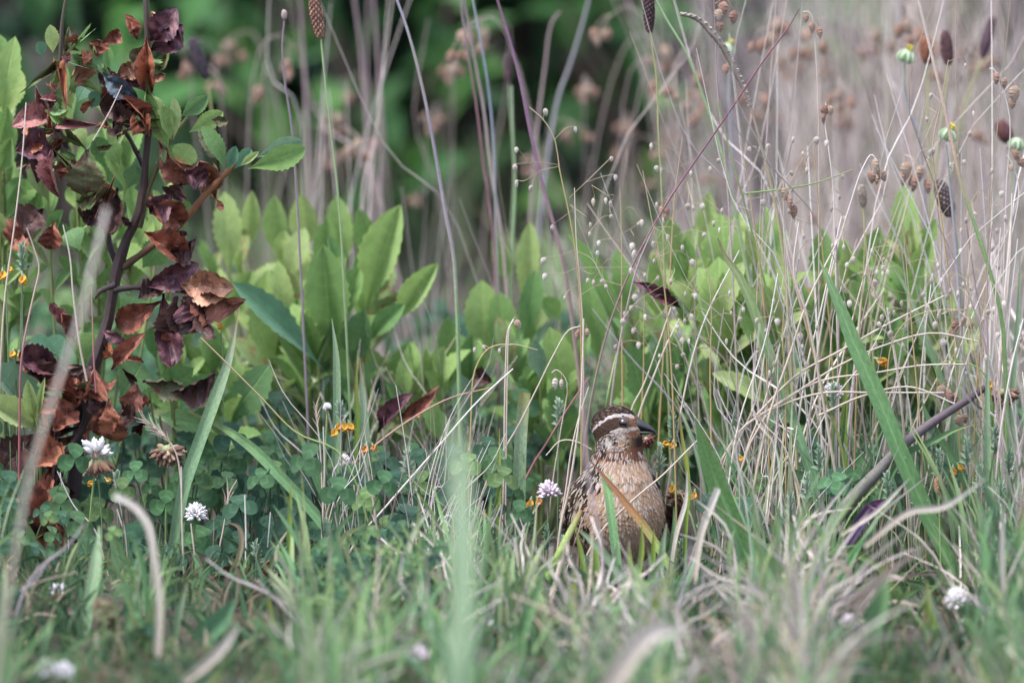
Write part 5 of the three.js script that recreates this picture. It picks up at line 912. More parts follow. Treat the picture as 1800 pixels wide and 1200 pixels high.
// bristly little seed heads
function bristle(label, pts, z, n, lenPx) {
  const p = wpath(pts, z), b = p[p.length - 1].clone(), t = thing('bristly_seed_stalk', label, 'seed head', b), cv = new THREE.CatmullRomCurve3(p, false, 'centripetal');
  part('stem', tube(p.map(v => v.clone().sub(b)), u => 0.0003 + 0.0004 * u, { n: 20, sides: 5, cols: ST }), M.stalk, t);
  for (let k = 0; k < n; k++) {
    const u = 0.01 + 0.38 * k / n, a = cv.getPoint(u), d = cv.getTangent(u).negate(), s = (k % 2 ? 1 : -1) * rr(0.2, 0.5), e = a.clone().addScaledVector(v3(d.x * Math.cos(s) - d.y * Math.sin(s), d.x * Math.sin(s) + d.y * Math.cos(s), rr(-0.3, 0.3)), lenPx * PXM * rr(0.7, 1.2));
    part('bristle', tube([a, a.clone().lerp(e, 0.4).addScaledVector(d, 0.0008), e].map(v => v.clone().sub(b)), v => 0.00045 * (1 - v * 0.85), { n: 5, sides: 4, cols: cc([0xc0a898, 0xd4c4b4]) }), M.stalk, t);
  }
}
bristle('pale bristly seed head arching above the withered clover flower', [[252, 738], [275, 755], [296, 775], [310, 800], [318, 860], [320, 960], [325, 1080]], 0.03, 22, 26);
bristle('small bristly seed head right of the white clover head', [[402, 868], [398, 890], [392, 930], [386, 960], [380, 1000]], 0.03, 9, 30);
bristle('bristly brown seed head leaning through the straw at the right', [[1525, 470], [1535, 505], [1555, 545], [1566, 580], [1580, 660], [1590, 780]], 0.01, 20, 20);
bristle('small bristly tuft left of the yellow flower', [[555, 715], [557, 740], [562, 780], [566, 860]], 0.02, 8, 22);
bristle('bristly straw tuft low right of the quail', [[1330, 732], [1345, 748], [1372, 775], [1390, 810]], 0.03, 10, 24);

// ---------- clover flowers, trefoil flowers ----------
function floretGeo() { const g = tube([v3(0, 0, 0), v3(0, 0.4, 0.03), v3(0.02, 0.75, 0.08), v3(0, 1, 0.02)], t => [0.07, 0.11, 0.17, 0.15, 0.05][Math.round(t * 4)], { n: 8, sides: 5 }); return g; }
const floret0 = floretGeo();
function florets(R, len, lo, hi, n, cols, spread = 1) {
  const gs = [];
  for (let k = 0; k < n; k++) {
    const u = (k + 0.5) / n, el = lerp(lo, hi, u) + rr(-0.1, 0.1), an = k * 2.4 + rr(-0.2, 0.2), d = v3(Math.cos(el) * Math.cos(an) * spread, Math.sin(el), Math.cos(el) * Math.sin(an) * spread).normalize();
    const g = floret0.clone(), L = len * rr(0.85, 1.12); g.scale(L, L, L);
    const cA = pick(cols), cB = cols.base || cA, pos = g.attributes.position, a = new Float32Array(pos.count * 3);
    for (let i = 0; i < pos.count; i++) { const c = cB.clone().lerp(cA, sm(0.1, 0.6, pos.getY(i) / L)); a[i * 3] = c.r; a[i * 3 + 1] = c.g; a[i * 3 + 2] = c.b; }
    g.setAttribute('color', new THREE.BufferAttribute(a, 3));
    g.applyQuaternion(new THREE.Quaternion().setFromUnitVectors(v3(0, 1, 0), d)); g.translate(d.x * R, d.y * R, d.z * R); gs.push(g);
  }
  return mergeGeometries(gs);
}
const wht = cc([0xeae8e8, 0xe0dedf, 0xe4e0de, 0xdad6d8]), pnk = cc([0xe4dce0, 0xd8c4d0, 0xeae4e6]), wbr = cc([0xa88c78, 0x8c6c58, 0xb89c84, 0x74564a]);
const rst = cc([0x7c4c44, 0x6a3c38, 0x8c5c50]); rst.base = C(0x6c4438);
wht.base = C(0xc4b4aa); pnk.base = C(0xb4808c); wbr.base = C(0x8a9870);
function cloverFlower(label, px, py, sizePx, z, kind, root) {
  const c = P(px, py, z), foot = at(root?.[0] ?? px + rr(-20, 20), z - 0.01), t = thing('clover_flower', label, 'flower', foot), T = c.clone().sub(foot), r = sizePx * PXM * 0.5;
  part('stem', tube([v3(0, -0.003, 0), v3(T.x * 0.55, T.y * 0.6, T.z * 0.5), T], () => 0.0008, { n: 10, sides: 6, cols: cc([0x7c9c5c, 0x8aa468]) }), M.stalk, t);
  const cal = new THREE.SphereGeometry(r * 0.34, 8, 6); tint(cal, C(kind === 'brown' ? 0x8c9468 : 0xa08c78)); const cm = part('calyx', cal, M.vc, t); cm.position.copy(T);
  const add = (g, name = 'florets') => { const m = part(name, g, M.petal, t, 'stuff'); m.position.copy(T); m.rotation.z = rr(-0.2, 0.2); };
  if (kind === 'white') add(florets(r * 0.15, r * 0.95, -0.35, 1.5, 64, wht));
  if (kind === 'pink') add(florets(r * 0.15, r * 0.95, -0.3, 1.5, 60, pnk));
  if (kind === 'open') { add(florets(r * 0.1, r * 1.0, 0.25, 1.3, 15, wht, 0.9)); add(florets(r * 0.1, r * 1.15, -1.35, -0.75, 18, wbr), 'withered_florets'); }
  if (kind === 'brown') add(florets(r * 0.2, r * 1.1, -1.3, 0.2, 46, wbr));
  if (kind === 'rust') add(florets(r * 0.2, r * 1.1, -1.3, 0.4, 40, rst));
  return t;
}
cloverFlower('white clover head with a skirt of withered florets, beside the orange dead leaf', 169, 800, 62, 0.05, 'open', [150]);
cloverFlower('brown withered clover head left of the bristly seed head', 293, 790, 50, 0.0, 'brown', [290]);
cloverFlower('white clover head standing alone in the clover, left', 343, 905, 40, 0.03, 'white', [338]);
cloverFlower('white clover head at the lower left above blurred blades', 101, 1046, 40, 0.2, 'open', [106]);
cloverFlower('pinkish white clover head just left of the quail', 965, 866, 40, 0.0, 'pink', [962]);
cloverFlower('small pale clover head below the yellow flower, left of centre', 602, 815, 32, -0.03, 'pink', [604]);
cloverFlower('small lilac-white clover head low in the centre foreground', 868, 1108, 32, 0.34, 'pink', [868]);
cloverFlower('blurred white clover head in the lower right', 1685, 1058, 46, 0.25, 'white', [1690]);
cloverFlower('half-hidden white clover head low right of the quail', 1492, 1098, 34, 0.32, 'pink', [1490]);
cloverFlower('left of two very blurred pale clover heads in the bottom left corner', 82, 1178, 34, 0.6, 'white', [82]);
cloverFlower('right of two very blurred pale clover heads in the bottom left corner', 112, 1182, 32, 0.6, 'white', [116]);
cloverFlower('blurred pink-tan clover head in the bottom foreground', 735, 1155, 36, 0.5, 'pink', [735]);
cloverFlower('small dark brown withered clover head at the lower left', 58, 1118, 44, 0.33, 'brown', [60]);
cloverFlower('red-brown withered clover head hanging behind the quail beak', 1136, 772, 26, -0.02, 'rust', [1150]);
cloverFlower('brown withered head in the shade right of the quail', 1192, 868, 36, -0.03, 'brown', [1196]);
cloverFlower('dark withered head at the right end of the purple stalk', 1765, 690, 44, -0.02, 'brown', [1770]);
cloverFlower('tiny white bud above the yellow flower, left of centre', 575, 716, 16, 0.0, 'white', [566]);
cloverFlower('pale pinkish head among straw right of the yellow-green shrub', 1465, 690, 34, -0.03, 'white', [1462]);

const petalGeo = leafGeo({ teeth: 0, n: 8, across: 4, bend: 0.7, cup: 0.9, widest: 0.65, base: 0.3 });
const yel = [0xc89c34, 0xd8b04c, 0xcc9438].map(h => leafy({ color: C(h), roughness: 0.9, transmission: 0.25 })), org = leafy({ color: C(0xb87c3c), transmission: 0.2 }), cal2 = new THREE.MeshStandardMaterial({ color: C(0x8a9a74), roughness: 0.8 });
const calyxGeo = new THREE.CylinderGeometry(0.5, 0.25, 1, 7);
function trefoil(label, px, py, z, flowers, root) {
  const foot = at(root ?? px + rr(-15, 15), z - 0.01), t = thing('yellow_trefoil', label, 'flower', foot), hub = P(px, py, z), T = hub.clone().sub(foot);
  part('stem', tube([v3(0, -0.003, 0), v3(T.x * 0.4, T.y * 0.6, T.z * 0.4 - 0.004), T], () => 0.0005, { n: 10, sides: 5, cols: cc([0x6c8c58, 0x7c9464]) }), M.stalk, t);
  for (const [dx, dy, len, ang, o] of flowers) {
    const c = P(px + dx, py + dy, z + rr(0, 0.004)), q = new THREE.Quaternion().setFromAxisAngle(v3(0, 0, 1), ang), L = len * PXM * rr(0.68, 0.9);
    const cm = part('calyx', calyxGeo, cal2, t); cm.position.copy(c).sub(foot); cm.quaternion.copy(q); cm.scale.set(L * 0.3, L * 0.4, L * 0.3);
    for (let k = 0; k < 3; k++) {
      const m = part('petal', petalGeo, o ? org : yel[k], t); m.position.copy(c).sub(foot).add(v3(0, L * 0.12, 0).applyQuaternion(q));
      m.quaternion.copy(q).multiply(new THREE.Quaternion().setFromEuler(new THREE.Euler(rr(-0.2, 0.3), (k - 1) * 1.5 + rr(-0.3, 0.3), (k - 1) * 0.35))); m.scale.set(L * 0.62, L * 0.95, L * 0.6);
    }
  }
}
trefoil('largest orange-yellow hanging flower cluster, left of centre', 606, 738, 0.0, [[-6, 2, 24, 2.7], [6, 2, 24, 3.5], [0, 3, 24, 3.14], [-16, 12, 22, 2.9]], 630);
trefoil('drooping flower with orange tips right of the large yellow cluster', 648, 778, 0.0, [[-4, 2, 22, 2.8, 1], [6, 2, 20, 3.6, 1]], 665);
trefoil('pair of yellow flowers at the left edge, upper one', 8, 465, -0.02, [[-4, 8, 22, 3.1], [6, 2, 18, 3.6]], 20);
trefoil('drooping yellow flower at the left edge beside straw', 38, 478, -0.02, [[0, 2, 26, 3.3]], 30);
trefoil('yellow flower at the left edge, beside the red stalk foot', 26, 614, -0.02, [[-3, 0, 22, 2.9], [6, 3, 20, 3.5]], 30);
trefoil('low yellow flowers below the skirted clover head', 172, 842, 0.03, [[-6, 2, 20, 2.2], [12, -2, 14, 4.2]], 180);
trefoil('orange-yellow flower left of the pinkish clover head', 938, 872, 0.0, [[-4, 4, 26, 2.9], [6, 2, 22, 3.6, 1]], 945);
trefoil('small orange flower on the left, left of the dewy blade', 864, 892, 0.0, [[0, 2, 22, 2.2, 1]], 880);
trefoil('yellow flower right of the quail beak', 1180, 770, -0.03, [[-2, 4, 22, 2.2], [4, 4, 20, 3.0]], 1190);
trefoil('yellow flower at the quail shoulder, right', 1182, 845, -0.02, [[0, 4, 24, 3.3]], 1190);
trefoil('small yellow flower right of the quail, lower', 1222, 858, -0.01, [[0, 4, 20, 3.0]], 1224);
trefoil('bright yellow pair behind the long green blade, right', 1532, 630, -0.02, [[8, 0, 26, 4.3], [-8, 16, 20, 3.4]], 1530);
trefoil('yellow-orange flower beside the right end of the purple stalk', 1744, 662, -0.02, [[0, 4, 24, 3.0]], 1745);
trefoil('orange flower low under the purple stalk', 1676, 815, 0.0, [[0, 4, 22, 3.3, 1], [8, 0, 18, 3.8]], 1680);
trefoil('small yellow flower in the grass right of the withered head', 1300, 795, 0.0, [[0, 4, 18, 3.6]], 1305);
trefoil('tiny yellow flower below the brown leaf mass of the withered shrub', 388, 565, -0.04, [[0, 0, 18, 3.0]], 395);

// yellow-topped green buds on tall stalks
const paleYel = leafy({ color: C(0xd8cc6c), transmission: 0.3 });
function bud(label, px, py, sizePx, z, stem, yellow = true) {
  const p = wpath(stem, z), b = p[p.length - 1].clone(), t = thing('green_bud', label, 'flower bud', b), c = P(px, py, z).sub(b), s = sizePx * PXM;
  part('stem', tube(p.map(v => v.clone().sub(b)), u => 0.0008 + 0.0006 * u, { n: 14, sides: 6, cols: cc([0x98a090, 0x9a98a0, 0xa8a098]) }), M.stalk, t);
  const gs = []; for (let k = 0; k < 9; k++) { const g = leafGeo({ teeth: 0, n: 6, across: 2, bend: 0.5, cup: 0.5, widest: 0.4, base: 0.6 }); g.scale(s * 0.36, s * rr(0.8, 1), s * 0.8); g.rotateX(0.15); g.translate(0, -s * 0.45, s * 0.28); g.rotateY(k * 0.698); gs.push(tint(g, pick(cc([0xaabc9a, 0xb6c6a8, 0xa0b490])))); }
  const m = part('sepals', mergeGeometries(gs), M.petal, t, 'stuff'); m.position.copy(c); m.rotation.z = -0.3;
  const core = tint(new THREE.SphereGeometry(s * 0.42, 12, 10), C(0xa8ba98)); const cm = part('bud', core, M.vc, t); cm.position.copy(c);
  if (yellow) for (let k = 0; k < 7; k++) { const q = part('petal', petalGeo, paleYel, t); q.position.copy(c).add(v3(s * 0.1, s * 0.3, 0)); q.rotation.set(rr(-0.4, 0.4), k * 0.9, -0.5 + rr(-0.4, 0.4), 'ZXY'); q.scale.set(s * 0.25, s * 0.5, s * 0.4); }
}
bud('green bud opening yellow on a grey stalk, upper right', 1594, 98, 27, -0.22, [[1590, 112], [1590, 160], [1598, 190], [1615, 240], [1625, 340]]);
bud('green bud without petals at the right edge', 1788, 252, 24, -0.18, [[1788, 262], [1784, 330], [1776, 440]], false);
bud('yellow flower head behind the tall straw stalk, right', 1668, 236, 26, -0.1, [[1664, 255], [1668, 300], [1680, 420]]);
bud('small yellow-topped bud beside the rough grey spike', 1280, 84, 22, -0.3, [[1280, 90], [1282, 150], [1286, 260]]);

// ---------- small grey-green herb sprigs ----------
const sprigMat = [0x7a9078, 0x6c846a, 0x8c9e88].map(h => leafy({ color: C(h), transmission: 0.2 }));
const needle = leafGeo({ teeth: 0, n: 6, across: 2, widest: 0.5, bend: 0.3, cup: 0.4, base: 0.4 });
function sprig(px, py, z, hPx, label, group) {
  const top = P(px, py, z), b = at(px + rr(-10, 10), z), T = top.clone().sub(b), t = thing('grey_green_sprig', label, 'herb', b, group);
  part('stem', tube([v3(0, -0.003, 0), T.clone().multiplyScalar(0.5).add(v3(rr(-0.003, 0.003), 0, 0)), T], () => 0.0005, { n: 8, sides: 5, cols: cc([0x6c8468, 0x7c9478]) }), M.stalk, t);
  const mat = pick(sprigMat), gs = [];
  for (let k = 0; k < 26; k++) {
    const u = 1 - Math.min(0.95, hPx * PXM / Math.max(0.01, T.y)) * (k / 26), a = T.clone().multiplyScalar(u), an = k * 2.4, op = lerp(0.25, 1.15, k / 26), d = v3(Math.cos(an) * Math.sin(op), Math.cos(op), Math.sin(an) * Math.sin(op)), L = rr(9, 20) * PXM;
    const m = part('leaflet', needle, mat, t); const [q] = orient(a, a.clone().add(d), v3(-d.x * 0.5, 0.5, 1)); m.position.copy(a); m.quaternion.copy(q); m.scale.set(L * 0.34, L, L);
  }
}
sprig(982, 712, -0.06, 40, 'silvery sprig left of the quail head between the stems');
sprig(1182, 738, -0.03, 46, 'silvery sprig just right of the quail beak');
sprig(1160, 790, -0.02, 44, 'feathery sprig under the yellow flower at the quail breast');
sprig(715, 800, -0.02, 34, 'silvery sprig in the clover right of the yellow flowers');
sprig(205, 838, 0.0, 50, 'small sprig right of the skirted clover head');
sprig(598, 716, 0.0, 20, 'frosted sprig tip on top of the large yellow cluster');
sprig(1640, 755, 0.0, 50, 'grey-green sprig under the purple stalk, right');
sprig(1465, 685, 0.0, 46, 'grey-green sprig among the straw right of the yellow-green shrub');
sprig(448, 960, 0.04, 34, 'bluish sprig left of the narrow bright blade');
sprig(38, 440, -0.03, 40, 'bluish sprig above the yellow flowers at the left edge');
[[930, 900], [960, 930], [990, 950], [905, 960], [1000, 985], [870, 900], [895, 930], [1035, 985], [1160, 985], [1200, 960], [1230, 930], [1060, 995], [1420, 840], [1390, 880], [1300, 870], [1340, 900], [1700, 780], [1750, 760], [1775, 800], [1720, 830], [1760, 860], [1650, 800], [1610, 850], [1440, 790], [1560, 840]].forEach(([x, y]) =>
  sprig(x, y, rr(0.0, 0.06), 40, which('small grey-green feathery sprig', x, y), 'grey-green herb sprigs in the grass'));
// ---------- the quail ----------
{
  const x0 = P(1086.5, 748, 0).x, foot = v3(x0, groundY(x0, 0), 0), mm = 0.001;
  const quail = thing('quail', 'small streaked brown quail with white eyebrow, standing half hidden in the grass', 'bird', foot);
  const Y0 = (P(1086.5, 748, 0).y - foot.y) / mm;          // height of the head's middle, in millimetres
  const aB = 72 * Math.PI / 180, aH = 18 * Math.PI / 180, up = v3(0, 1, 0);
  const fB = v3(Math.cos(aB), 0, Math.sin(aB)), sB = v3(-Math.sin(aB), 0, Math.cos(aB));
  const fH = v3(Math.cos(aH), 0, Math.sin(aH)), sH = v3(-Math.sin(aH), 0, Math.cos(aH));
  const H = v3(-0.5, Y0, 0), pt = (f, u, s = 0) => fB.clone().multiplyScalar(f).addScaledVector(up, u).addScaledVector(sB, s);
  const hp = (f, u, s = 0) => H.clone().addScaledVector(fH, f).addScaledVector(up, u).addScaledVector(sH, s);
  const ell = (c, f, u, s, rf, ru, rs) => (x, y, z) => {
    x -= c.x; y -= c.y; z -= c.z;
    const a = (x * f.x + y * f.y + z * f.z) / rf, b = (x * u.x + y * u.y + z * u.z) / ru, d = (x * s.x + y * s.y + z * s.z) / rs;
    const k0 = Math.sqrt(a * a + b * b + d * d), k1 = Math.sqrt((a / rf) ** 2 + (b / ru) ** 2 + (d / rs) ** 2);
    return k1 < 1e-9 ? -Math.min(rf, ru, rs) : k0 * (k0 - 1) / k1;
  };
  const cap = (a, b, ra, rb) => { const bx = b.x - a.x, by = b.y - a.y, bz = b.z - a.z, L = bx * bx + by * by + bz * bz; return (x, y, z) => { const h = clamp(((x - a.x) * bx + (y - a.y) * by + (z - a.z) * bz) / L); return Math.hypot(x - a.x - bx * h, y - a.y - by * h, z - a.z - bz * h) - lerp(ra, rb, h); }; };
  const tl = (f, s, an) => [f.clone().applyAxisAngle(s, an), up.clone().applyAxisAngle(s, an)];
  const [fb2, ub2] = tl(fB, sB, 0.32);
  const prims = [
    [ell(pt(0, 39), fB, up, sB, 30, 35, 29.5), 12], [ell(pt(-26, 38), fb2, ub2, sB, 42, 26, 27), 12], [cap(pt(-56, 28), pt(-84, 14), 12, 4), 10],
    [cap(pt(3, 62), pt(1, Y0 - 6), 19.5, 13.6), 9], [ell(hp(-1.3, 0), fH, up, sH, 15.5, 12.8, 12.2), 4], [ell(hp(6, 0), fH, up, sH, 8, 7.6, 7.2), 4], [ell(hp(4, -7), fH, up, sH, 11, 9.5, 9.5), 5],
  ];
  const sdf = (x, y, z) => { let d = 1e9; for (const [f, k] of prims) { const e = f(x, y, z), h = clamp(0.5 + 0.5 * (d - e) / k); d = d > 1e8 ? e : lerp(d, e, h) - k * h * (1 - h); } return d; };
  const grad = p => { const e = 0.3; return v3(sdf(p.x + e, p.y, p.z) - sdf(p.x - e, p.y, p.z), sdf(p.x, p.y + e, p.z) - sdf(p.x, p.y - e, p.z), sdf(p.x, p.y, p.z + e) - sdf(p.x, p.y, p.z - e)).normalize(); };
  const R = 128, lo = v3(-58, -2, -96), hi = v3(48, Y0 + 20, 48), mid = lo.clone().add(hi).multiplyScalar(0.5), half = hi.clone().sub(lo).multiplyScalar(0.5);
  const mc = new MarchingCubes(R, new THREE.MeshBasicMaterial(), false, false, 300000); mc.isolation = 0;
  for (let k = 0, q = 0; k < R; k++) for (let j = 0; j < R; j++) for (let i = 0; i < R; i++, q++)
    mc.field[q] = -sdf(mid.x + (i - R / 2) / (R / 2) * half.x, mid.y + (j - R / 2) / (R / 2) * half.y, mid.z + (k - R / 2) / (R / 2) * half.z);
  mc.update();
  let bg = new THREE.BufferGeometry();
  bg.setAttribute('position', new THREE.BufferAttribute(mc.positionArray.slice(0, mc.count * 3), 3));
  bg.scale(half.x, half.y, half.z); bg.translate(mid.x, mid.y, mid.z);
  bg = mergeVertices(bg, 0.02);
  // plumage: colours lie on the bird, the same on both sides; u, v measured in the head's own profile
  const K = Object.fromEntries(Object.entries({ crown: 0x241e1c, crown2: 0x5a463a, brow: 0xaea4a4, brown: 0x403028, lore: 0x6e5240, white: 0xaaa098, buff: 0x94785f, red: 0x784a36, dark: 0x2a211e, chin: 0x4a382c, breast: 0x967c66, breast2: 0x846a54, belly: 0x8c7a6a, wing: 0x241d18, wing2: 0x4a3a2c, cream: 0xa49686 }).map(([k, h]) => [k, C(h)]));
  const browY = x => { const a = [[1030, 778], [1042, 761], [1047, 752], [1056, 742], [1070, 732], [1085, 726.5], [1100, 726], [1112, 729], [1130, 734]]; for (let i = 1; i < a.length; i++) if (x < a[i][0]) return lerp(a[i - 1][1], a[i][1], clamp((x - a[i - 1][0]) / (a[i][0] - a[i - 1][0]))); return 734; };
  const blob = (x, y, cx, cy, rx, ry, an = 0) => { const dx = x - cx, dy = y - cy, a = (dx * Math.cos(an) + dy * Math.sin(an)) / rx, b = (-dx * Math.sin(an) + dy * Math.cos(an)) / ry; return Math.exp(-(a * a + b * b)); };
  function plumage(p) {                        // -> [ground colour, streak colour, share of feathers with a streak]
    const r = p.clone().sub(H), f = r.dot(fH), s = Math.abs(r.dot(sH)), X = 1086.5 + (f * 0.951 - s * 0.309) / 0.361, Y = 748 - r.y / 0.361;
    const b = v3(p.x, 0, p.z), ph = Math.atan2(Math.abs(b.dot(sB)), b.dot(fB) + 3) * 180 / Math.PI;
    const n = nz(p.x * 0.5, p.y * 0.5, p.z * 0.5), n2 = nz(p.x * 1.3, p.y * 1.3, p.z * 1.3);
    if (Y < 792 && r.length() < 34) {
      const yb = browY(X), wB = 2.1 + 1.1 * n2 + 0.5 * sm(1085, 1060, X);
      const low = X > 1090 ? 748 : lerp(748, 778, (1090 - X) / 48);
      if (Y < yb - wB) { const c = K.crown.clone().lerp(K.crown2, sm(0.0, 0.4, n2) * 0.8); return [c, K.buff, 0.07]; }
      if (Y < yb + wB && X < 1116) return [K.brow.clone().lerp(K.buff, 0.3 * sm(1100, 1116, X)), K.white, 0.6];
      if (Y < low - 2) { if (X > 1104) return [K.lore.clone().lerp(K.brown, sm(0, 0.4, n2)), K.buff, 0.3]; return [K.brown.clone().lerp(K.dark, sm(0.0, 0.5, n2) * 0.7), K.wing2, 0.3]; }
      if (Y < low + 3.2 && X > 1078) return [K.buff.clone().lerp(K.white, 0.85), K.white, 0.4];
      let c = K.buff.clone().lerp(K.brown, sm(-0.1, 0.35, n2)), sp = 0.3, sc = K.white;
      const over = (col, w) => { c.lerp(col, clamp(w)); };
      over(K.white, blob(X, Y, 1091, 759, 15, 8) * (0.75 + 1.1 * nz(p.x * 1.9, p.y * 1.9, p.z * 1.9)));
      over(K.red, blob(X, Y, 1112, 757, 8, 5) * 1.1);
      over(K.chin, sm(1100, 1116, X) * sm(760, 768, Y)); over(K.dark, sm(1114, 1124, X) * sm(764, 770, Y));
      over(K.dark, blob(X, Y, 1080, 768, 4.5, 10, -0.6) * 2.2);
      over(K.white, blob(X, Y, 1073, 776, 5, 11, -0.5) * 2.4);
      over(K.dark, blob(X, Y, 1062, 780, 5, 14, -0.15) * 2);
      if (X < 1068) { over(K.dark, 0.85); sp = 0.4; }
      if (Y > 782 && X > 1068) { over(K.red.clone().lerp(K.dark, 0.5), 0.7); sp = 0.42; }
      return [c, sc, sp];
    }
    const collar = sm(804, 796, Y) ; 
    if (Y < 805 && ph < 80) { const c = K.red.clone().lerp(K.dark, 0.55); return [c.lerp(K.breast, sm(798, 806, Y) * sm(70, 40, ph)), K.white, 0.35]; }
    const edge = 46 + 10 * n + (Y < 840 ? -6 : 10) ;
    if (ph < edge) {
      const c = K.breast.clone().lerp(K.breast2, sm(0, 0.5, n)).lerp(K.belly, sm(880, 960, Y));
      return [c, K.white.clone().lerp(K.cream, sm(860, 930, Y)), lerp(0.36, 0.14, sm(850, 940, Y))];
    }
    const c = K.wing.clone().lerp(K.wing2, sm(0.05, 0.4, n2) * 0.7);
    if (Y > 930) c.lerp(K.belly, 0.5);
    return [c, Y < 850 ? K.white : K.cream, Y < 850 ? 0.38 : 0.3];
  }
  const pos = bg.attributes.position, nc = pos.count, col = new Float32Array(nc * 3), nor = new Float32Array(nc * 3), pv = v3();
  for (let i = 0; i < nc; i++) {
    pv.fromBufferAttribute(pos, i); const g = grad(pv), [c] = plumage(pv), j = 1 + 0.15 * nz(pv.x * 2, pv.y * 2, pv.z * 2);
    nor[i * 3] = g.x; nor[i * 3 + 1] = g.y; nor[i * 3 + 2] = g.z; col[i * 3] = c.r * j; col[i * 3 + 1] = c.g * j; col[i * 3 + 2] = c.b * j;
  }
  bg.setAttribute('color', new THREE.BufferAttribute(col, 3)); bg.setAttribute('normal', new THREE.BufferAttribute(nor, 3));
  const body = bg.clone(); body.scale(mm, mm, mm);
  const plume = new THREE.MeshPhysicalMaterial({ vertexColors: true, roughness: 0.9, specularIntensity: 0.25, side: THREE.DoubleSide });
  part('body', body, plume, quail);
  // feathers laid like shingles from beak to tail
  const tri = bg.index.array, FP = [], FC = [], FI = [], beakTip = hp(24, 0);
  const cand = [];
  for (let k = 0; k < 32000; k++) {
    const t = Math.floor(rnd() * tri.length / 3) * 3; pv.fromBufferAttribute(pos, tri[t]);
    const p = pv.clone(), headish = p.y > Y0 - 14 && p.clone().sub(H).length() < 24;
    if (p.z < -30 && !headish && rnd() < 0.7) continue;
    if (!headish && rnd() < (p.y > Y0 - 30 ? 0.25 : 0.62)) continue;
    cand.push([p, headish]);
  }
  const fx = [-1, -0.16, 0.16, 1];
  for (const [p, headish] of cand) {
    const n = grad(p), r = p.clone().sub(H);
    const eyeP = r.dot(fH) - 7.5, eyeU = r.y - 3.25; if (headish && Math.hypot(eyeP, eyeU) < 3.4 && Math.abs(r.dot(sH)) > 6) continue;
    if (headish && r.dot(fH) > 11.5) continue;
    let d = headish ? p.clone().sub(beakTip).normalize().add(v3(0, -0.25, 0)) : v3(0, -1, 0).addScaledVector(fB, -0.25 - (p.dot(fB) < 0 ? 0.8 : 0)).addScaledVector(n, 0);
    d.addScaledVector(n, -d.dot(n)).normalize(); d.applyAxisAngle(n, gauss() * 0.22);
    const neck = !headish && p.y > Y0 - 32, [c0, sc, sp] = plumage(p), dark = c0.g < 0.12;
    const L = headish ? rr(1.2, 2.3) : neck ? rr(3.2, 5.2) : dark ? rr(6, 10) : rr(5, 8), W = headish ? L * 0.3 : neck ? L * 0.2 : L * rr(0.26, 0.36), lift = headish ? 0.22 : neck ? rr(0.2, 0.5) : dark ? rr(0.3, 0.9) : rr(0.3, 0.75), fine = !headish && !dark ? 0.55 : 1;
    const s = n.clone().cross(d), streak = rnd() < sp, j = dark || headish ? rr(0.7, 1.2) : rr(0.82, 1.12), base = FP.length / 3, edge = c0.clone().multiplyScalar(j * (streak && dark ? 0.75 : 1)), cen = streak ? sc.clone().multiplyScalar(rr(0.8, 1.05)) : edge.clone().multiplyScalar(rr(0.9, 1.15));
    for (let i = 0; i < 5; i++) {
      const t = i / 4, w = W * [0.5, 0.95, 1, 0.72, 0.12][i], o = p.clone().addScaledVector(d, t * L).addScaledVector(n, 0.1 + lift * (0.2 + 0.8 * t) - 0.5 * L * L * t * t / 90 * (headish ? 0.7 : 1));
      for (let a = 0; a < 4; a++) {
        const q = o.clone().addScaledVector(s, fx[a] * (a === 1 || a === 2 ? fine : 1) * w).addScaledVector(n, -0.25 * Math.abs(fx[a]) * w), mid = a === 1 || a === 2, c = mid && (i > 0) ? cen : edge, fr = 1 + (i === 4 ? 0.12 : 0);
        FP.push(q.x * mm, q.y * mm, q.z * mm); FC.push(c.r * fr, c.g * fr, c.b * fr);
      }
      if (i) for (let a = 0; a < 3; a++) { const z = base + (i - 1) * 4 + a; FI.push(z, z + 1, z + 4, z + 1, z + 5, z + 4); }
    }
  }
  part('feathers', geom(FP, FI, null, FC), plume, quail, 'stuff');
  // beak
  const horn = new THREE.MeshPhysicalMaterial({ color: C(0x141417), roughness: 0.45, clearcoat: 0.2, clearcoatRoughness: 0.4 });
  function mandible(name, rings) {
    const P0 = [], I0 = [], m = 14;
    rings.forEach(([f, t, b, w], i) => {
      for (let a = 0; a < m; a++) { const an = a / m * Math.PI * 2, cy = (t + b) / 2, ry = (t - b) / 2, q = hp(f, cy + ry * Math.sin(an), Math.sign(Math.cos(an)) * Math.pow(Math.abs(Math.cos(an)), 0.9) * w * (Math.sin(an) > 0 ? 1 - 0.35 * Math.sin(an) : 1)); P0.push(q.x * mm, q.y * mm, q.z * mm); }
      if (i) for (let a = 0; a < m; a++) { const q = (i - 1) * m + a, e = (i - 1) * m + (a + 1) % m; I0.push(q, e, q + m, e, e + m, q + m); }
    });
    return part(name, geom(P0, I0), horn, quail);
  }
  const ub = mandible('upper_beak', [[10.5, 5.6, -2.6, 4.6], [13, 5.8, -2.4, 4.2], [15.5, 4.9, -2.3, 3.6], [18, 3.5, -2.3, 2.9], [21, 1.6, -2.5, 2.1], [23.5, -0.1, -2.9, 1.5], [25.4, -1.9, -3.4, 0.8], [26.6, -3.2, -3.9, 0.2]]);
  mandible('lower_beak', [[9.5, -1.6, -4.8, 4.4], [13, -1.7, -4.9, 3.8], [17, -1.9, -4.9, 3.0], [20.5, -2.2, -4.7, 2.2], [23.2, -2.7, -4.4, 1.35], [25, -3.2, -4.1, 0.5]]);
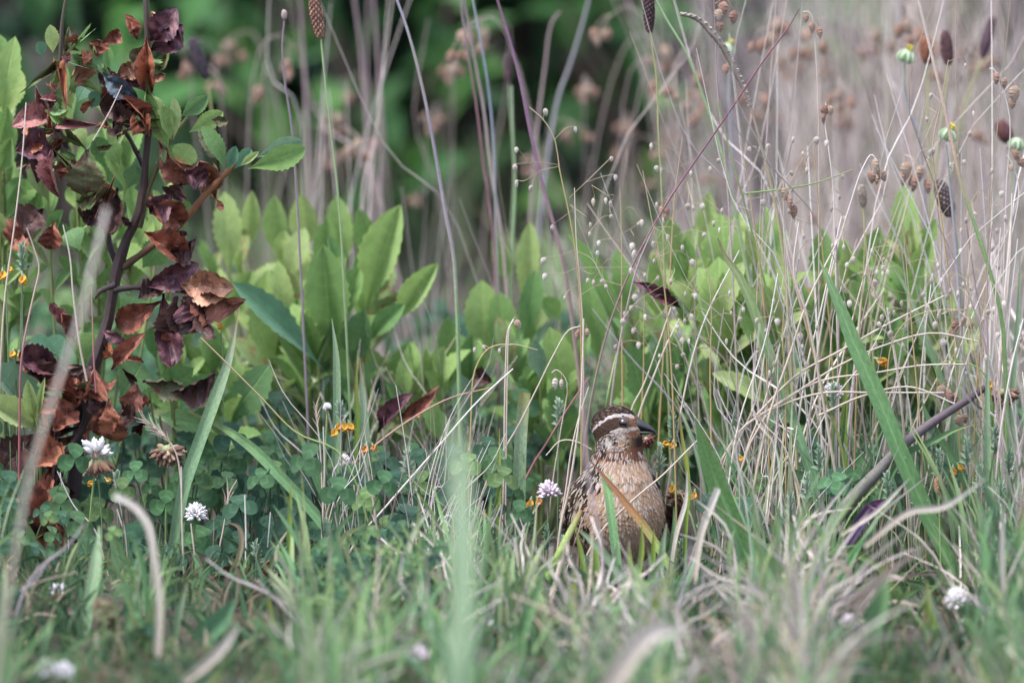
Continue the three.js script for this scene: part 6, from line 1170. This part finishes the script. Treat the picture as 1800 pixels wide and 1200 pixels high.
  for (const sd of [1, -1]) {
    const nost = new THREE.SphereGeometry(1, 8, 6); nost.scale(1.5 * mm, 0.55 * mm, 0.5 * mm); const nm = part('nostril', nost, new THREE.MeshStandardMaterial({ color: C(0x0c0a0a), roughness: 0.9 }), ub); nm.position.copy(hp(15.4, 0.9, sd * 3.35)).multiplyScalar(mm); nm.rotation.y = -aH; nm.rotation.z = -0.45;
    const ec = hp(7.4, 3.3, sd * 9.5).multiplyScalar(mm), ey = part('eye', new THREE.SphereGeometry(3.3 * mm, 24, 18), new THREE.MeshPhysicalMaterial({ color: C(0x24150e), roughness: 0.12, clearcoat: 1, clearcoatRoughness: 0.02 }), quail); ey.position.copy(ec);
    const pu = part('pupil', new THREE.SphereGeometry(2.4 * mm, 18, 14), new THREE.MeshPhysicalMaterial({ color: C(0x050405), roughness: 0.08, clearcoat: 1, clearcoatRoughness: 0.02 }), ey); pu.position.copy(sH).multiplyScalar(sd * 1.15 * mm).addScaledVector(fH, 0.1 * mm);
    const ring = new THREE.TorusGeometry(3.1 * mm, 0.45 * mm, 8, 28), rm = part('eyelid', ring, new THREE.MeshStandardMaterial({ color: C(0x5c4c42), roughness: 0.8 }), ey); rm.position.copy(sH).multiplyScalar(sd * 1.2 * mm); rm.rotation.y = -aH;
    // legs
    const hip = pt(-6, 14, sd * 12), kn = pt(-2, 7, sd * 12), an = pt(2, 1.2, sd * 12), skin = cc([0xb8907c, 0xa88470]);
    const lg = part('leg', tube([hip, kn, an].map(v => v.clone().multiplyScalar(mm)), () => 1.6 * mm, { n: 8, sides: 7, cols: skin }), M.stalk, quail);
    for (const ta of [-0.5, 0, 0.5, 3.14]) { const e = an.clone().addScaledVector(fB, Math.cos(ta) * (ta > 3 ? 7 : 15)).addScaledVector(sB, Math.sin(ta) * 15); e.y = -1; part('toe', tube([an, an.clone().lerp(e, 0.5).add(v3(0, 1, 0)), e].map(v => v.clone().multiplyScalar(mm)), u => (1.1 - 0.6 * u) * mm, { n: 6, sides: 6, cols: skin }), M.stalk, lg); }
  }
}
renderer.render(scene, camera);
